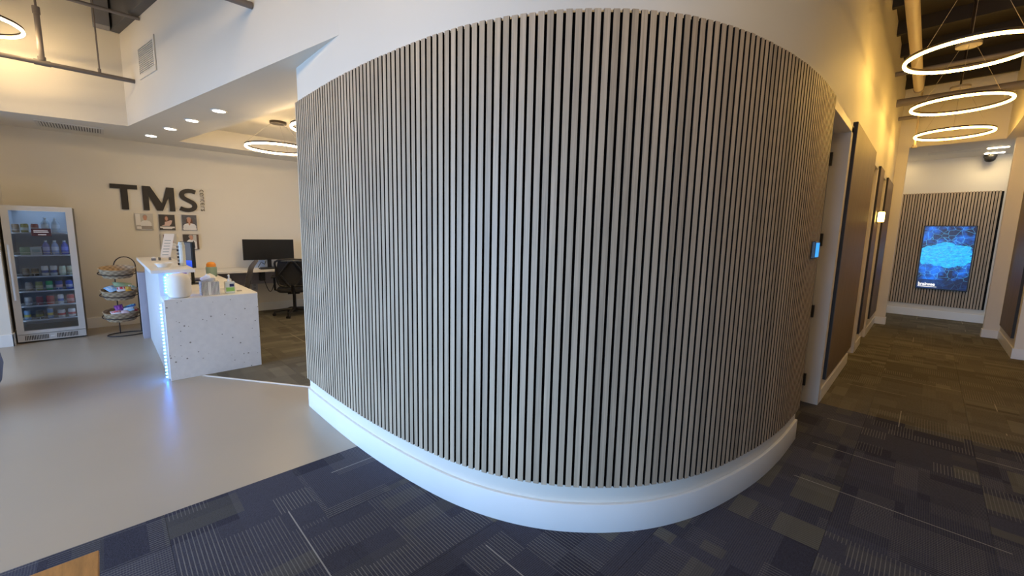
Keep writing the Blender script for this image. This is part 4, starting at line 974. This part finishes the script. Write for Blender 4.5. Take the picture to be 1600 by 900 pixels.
MB().box(XW,1.835,0.38,XW+.008,1.925,0.52).build('plate', cmat((.55,.58,.66)), o); MB().box(XW+.008,1.86,0.40,XW+.010,1.90,0.44).box(XW+.008,1.86,0.46,XW+.010,1.90,0.50).build('socket', cmat((.40,.42,.48)), o)

def office_chair(label, loc, rot, variant):
    """built facing local +x; castors at z=0"""
    t = thing('office_chair', label, 'office chair', loc, 'office chairs', rot, local=True)
    me = lambda mb, nm, m, par=t, bv=0.0: _loc(mb, nm, m, par, bv)
    # base
    me(MB().tube([(0,0,0.06),(0,0,0.13)],0.045,14).tube([(0,0,0.13),(0,0,0.40)],0.026,14), 'gas_column', 'black')
    for k in range(5):
        a = 2*PI*k/5 + 0.35; c, s = math.cos(a), math.sin(a)
        leg = me(MB().tube([(0.03*c,0.03*s,0.115),(0.18*c,0.18*s,0.10),(0.315*c,0.315*s,0.075)],0.026,8,r_end=0.018), 'leg', 'black')
        cs = MB()
        for sg in (-1, 1): cs.tube([(0.315*c-s*0.010*sg,0.315*s+c*0.010*sg,0.029),(0.315*c-s*0.028*sg,0.315*s+c*0.028*sg,0.029)],0.028,12)
        cs.tube([(0.315*c,0.315*s,0.03),(0.315*c,0.315*s,0.075)],0.009,6)
        me(cs, 'castor', 'black', leg)
    # seat
    n = 28; prof = [(0.24,0.42),(0.265,0.44),(0.268,0.47),(0.25,0.49),(0.12,0.485)]
    sm = MB(); vs = []
    for r, z in prof:
        for i in range(n):
            a = 2*PI*i/n; c, s = math.cos(a), math.sin(a); e = (abs(c)**4+abs(s)**4)**(-0.25)
            vs.append((r*c*e*0.92, r*s*e*0.95, z))
    fs = [(j*n+i,j*n+(i+1)%n,(j+1)*n+(i+1)%n,(j+1)*n+i) for j in range(4) for i in range(n)]+[tuple(range(n-1,-1,-1)),tuple(range(4*n,5*n))]
    me(sm.add(vs, fs, True), 'seat', 'mesh_black' if variant == 0 else 'grey_fabric')
    me(MB().box(-0.12,-0.09,0.385,0.12,0.09,0.419), 'tilt_mechanism', 'black')
    def bk(y, z):     # back surface: x as a function of y and z
        s = (z-0.52)/0.5
        return -0.245 - 0.10*s + 0.07*s*s*0 + 0.35*y*y - 0.03*math.sin(PI*s)*-1
    W = lambda z: 0.20 + 0.045*math.sin(PI*min(1, max(0, (z-0.52)/0.5)))
    outline = [(-0.16,0.54),(-0.225,0.66),(-0.235,0.82),(-0.205,0.97),(0.205,0.97),(0.235,0.82),(0.225,0.66),(0.16,0.54)]
    if variant == 0:
        sm = catmull([Vector(o) for o in outline]+[Vector(outline[0])], 5)
        me(MB().tube([(bk(y,z),y,z) for y, z in sm[:-1]],0.017,8,closed=True), 'back_frame', 'black')
        vs = []; fs = []; ny, nz = 9, 9
        for j in range(nz):
            z = 0.55+0.41*j/(nz-1)
            for i in range(ny):
                y = (i/(ny-1)*2-1)*(W(z)-0.018); vs.append((bk(y,z)+0.012,y,z))
        for j in range(nz-1):
            for i in range(ny-1): a = j*ny+i; fs.append((a,a+1,a+ny+1,a+ny))
        me(MB().add(vs+[(x-0.006,y,z) for x,y,z in vs], fs+[tuple(q+ny*nz for q in f[::-1]) for f in fs], True), 'mesh_back', 'mesh_black')
        # the diamond brace on the rear
        for sy in (-1, 1):
            me(MB().tube([(bk(0,0.95)-0.015,sy*0.03,0.955),(bk(sy*0.2,0.76)-0.025,sy*0.185,0.74),(bk(0,0.58)-0.045,sy*0.05,0.56)],0.018,8), 'back_brace', 'black')
        me(MB().tube([(-0.08,0,0.40),(-0.25,0,0.42),(-0.30,0,0.56)],0.024,8), 'back_post', 'black')
    else:
        vs = []; fs = []; ny, nz = 11, 13
        def surf(y, z, off):
            s = (z-0.50)/0.52
            x = -0.24 - 0.11*s + 0.10*max(0, 0.3-s)*0 - 0.10*max(0, s-0.80)*2.2 + 0.30*y*y
            return (x-off, y, z)
        for off in (0.0, 0.045):
            for j in range(nz):
                z = 0.50+0.52*j/(nz-1); ww = 0.225*(1-0.45*max(0, (j/(nz-1)-0.72)/0.28)**2)
                for i in range(ny): vs.append(surf((i/(ny-1)*2-1)*ww, z, off))
        N = ny*nz
        for j in range(nz-1):
            for i in range(ny-1): a = j*ny+i; fs += [(a,a+1,a+ny+1,a+ny),(N+a,N+a+ny,N+a+ny+1,N+a+1)]
        for j in range(nz-1): a = j*ny; fs += [(a,a+ny,N+a+ny,N+a),(a+ny-1,N+a+ny-1,N+a+2*ny-1,a+2*ny-1)]
        for i in range(ny-1): a = (nz-1)*ny+i; fs += [(a,a+1,N+a+1,N+a),(i,N+i,N+i+1,i+1)]
        me(MB().add(vs, fs, True), 'backrest', 'grey_fabric')
        me(MB().tube([(-0.08,0,0.40),(-0.27,0,0.42),(-0.31,0,0.60)],0.026,8), 'back_post', 'black')
    for sy in (-1, 1):
        ar = me(MB().tube([(0.0,sy*0.20,0.43),(0.0,sy*0.285,0.45),(0.0,sy*0.29,0.66)],0.018,8), 'armrest', 'black')
        me(MB().box(-0.12,sy*0.29-0.04,0.66,0.12,sy*0.29+0.04,0.69), 'arm_pad', 'black', ar, 0.01)
    return t
def _loc(mb, nm, m, par, bv):
    o = mb.build(nm, m, None, bv); o.parent = par; LOCAL.add(o.name); return o
office_chair('black mesh office chair with a diamond back brace in front of the wide monitor', (-7.66, 2.30, 0.002), PI - 0.35, 0)
office_chair('grey office chair whose backrest shows just behind the reception desk', (-6.95, 1.17, 0.002), -PI/2 - 0.2, 1)
tag(MB().tube([Vector((-7.98,1.93,0.62)).lerp(Vector((-7.98,2.10,0.62)), k/12) + Vector((0,0,-0.22*math.sin(PI*k/12))) for k in range(13)], 0.006, 6).build('power_cable', 'cable', loc=(-7.98,1.93,0.6)), 'black cable looping down under the back counter', 'cable')
t = thing('power_box', 'small black adapter hanging under the back counter', 'adapter', (-7.98, 1.90, 0.6))
MB().box(-8.02,1.86,0.60,-7.94,1.94,0.7635).build('body', 'black', t, bevel=0.006)

# ------------------------------------------------------------------ foreground furniture at the left edge
t = thing('side_table', 'honey wood side table whose corner shows at the bottom left', 'table', (-1.5, -0.45, 0))
MB().box(-1.792,-0.80,0.425,-1.20,-0.085,0.45).build('top', 'leather', t, bevel=0.003)
for x in (-1.70, -1.29):
    for y in (-0.71, -0.20): MB().tube([(x,y,0.0025),(x,y,0.4245)],0.016,10).build('leg', 'leather', t)
t = thing('tub_seat', 'rounded blue-grey upholstered tub seat cut by the left picture edge', 'seat', (-5.45, -1.15, 0))
MB().lathe([(0.30,0.05),(0.40,0.07),(0.45,0.16),(0.47,0.30),(0.455,0.42),(0.40,0.47),(0.25,0.48)],(-5.45,-1.15,0),40).build('cushion', 'grey_uph', t)
MB().lathe([(0.26,0.0005),(0.26,0.0495)],(-5.45,-1.15,0),28).build('plinth', 'black', t)
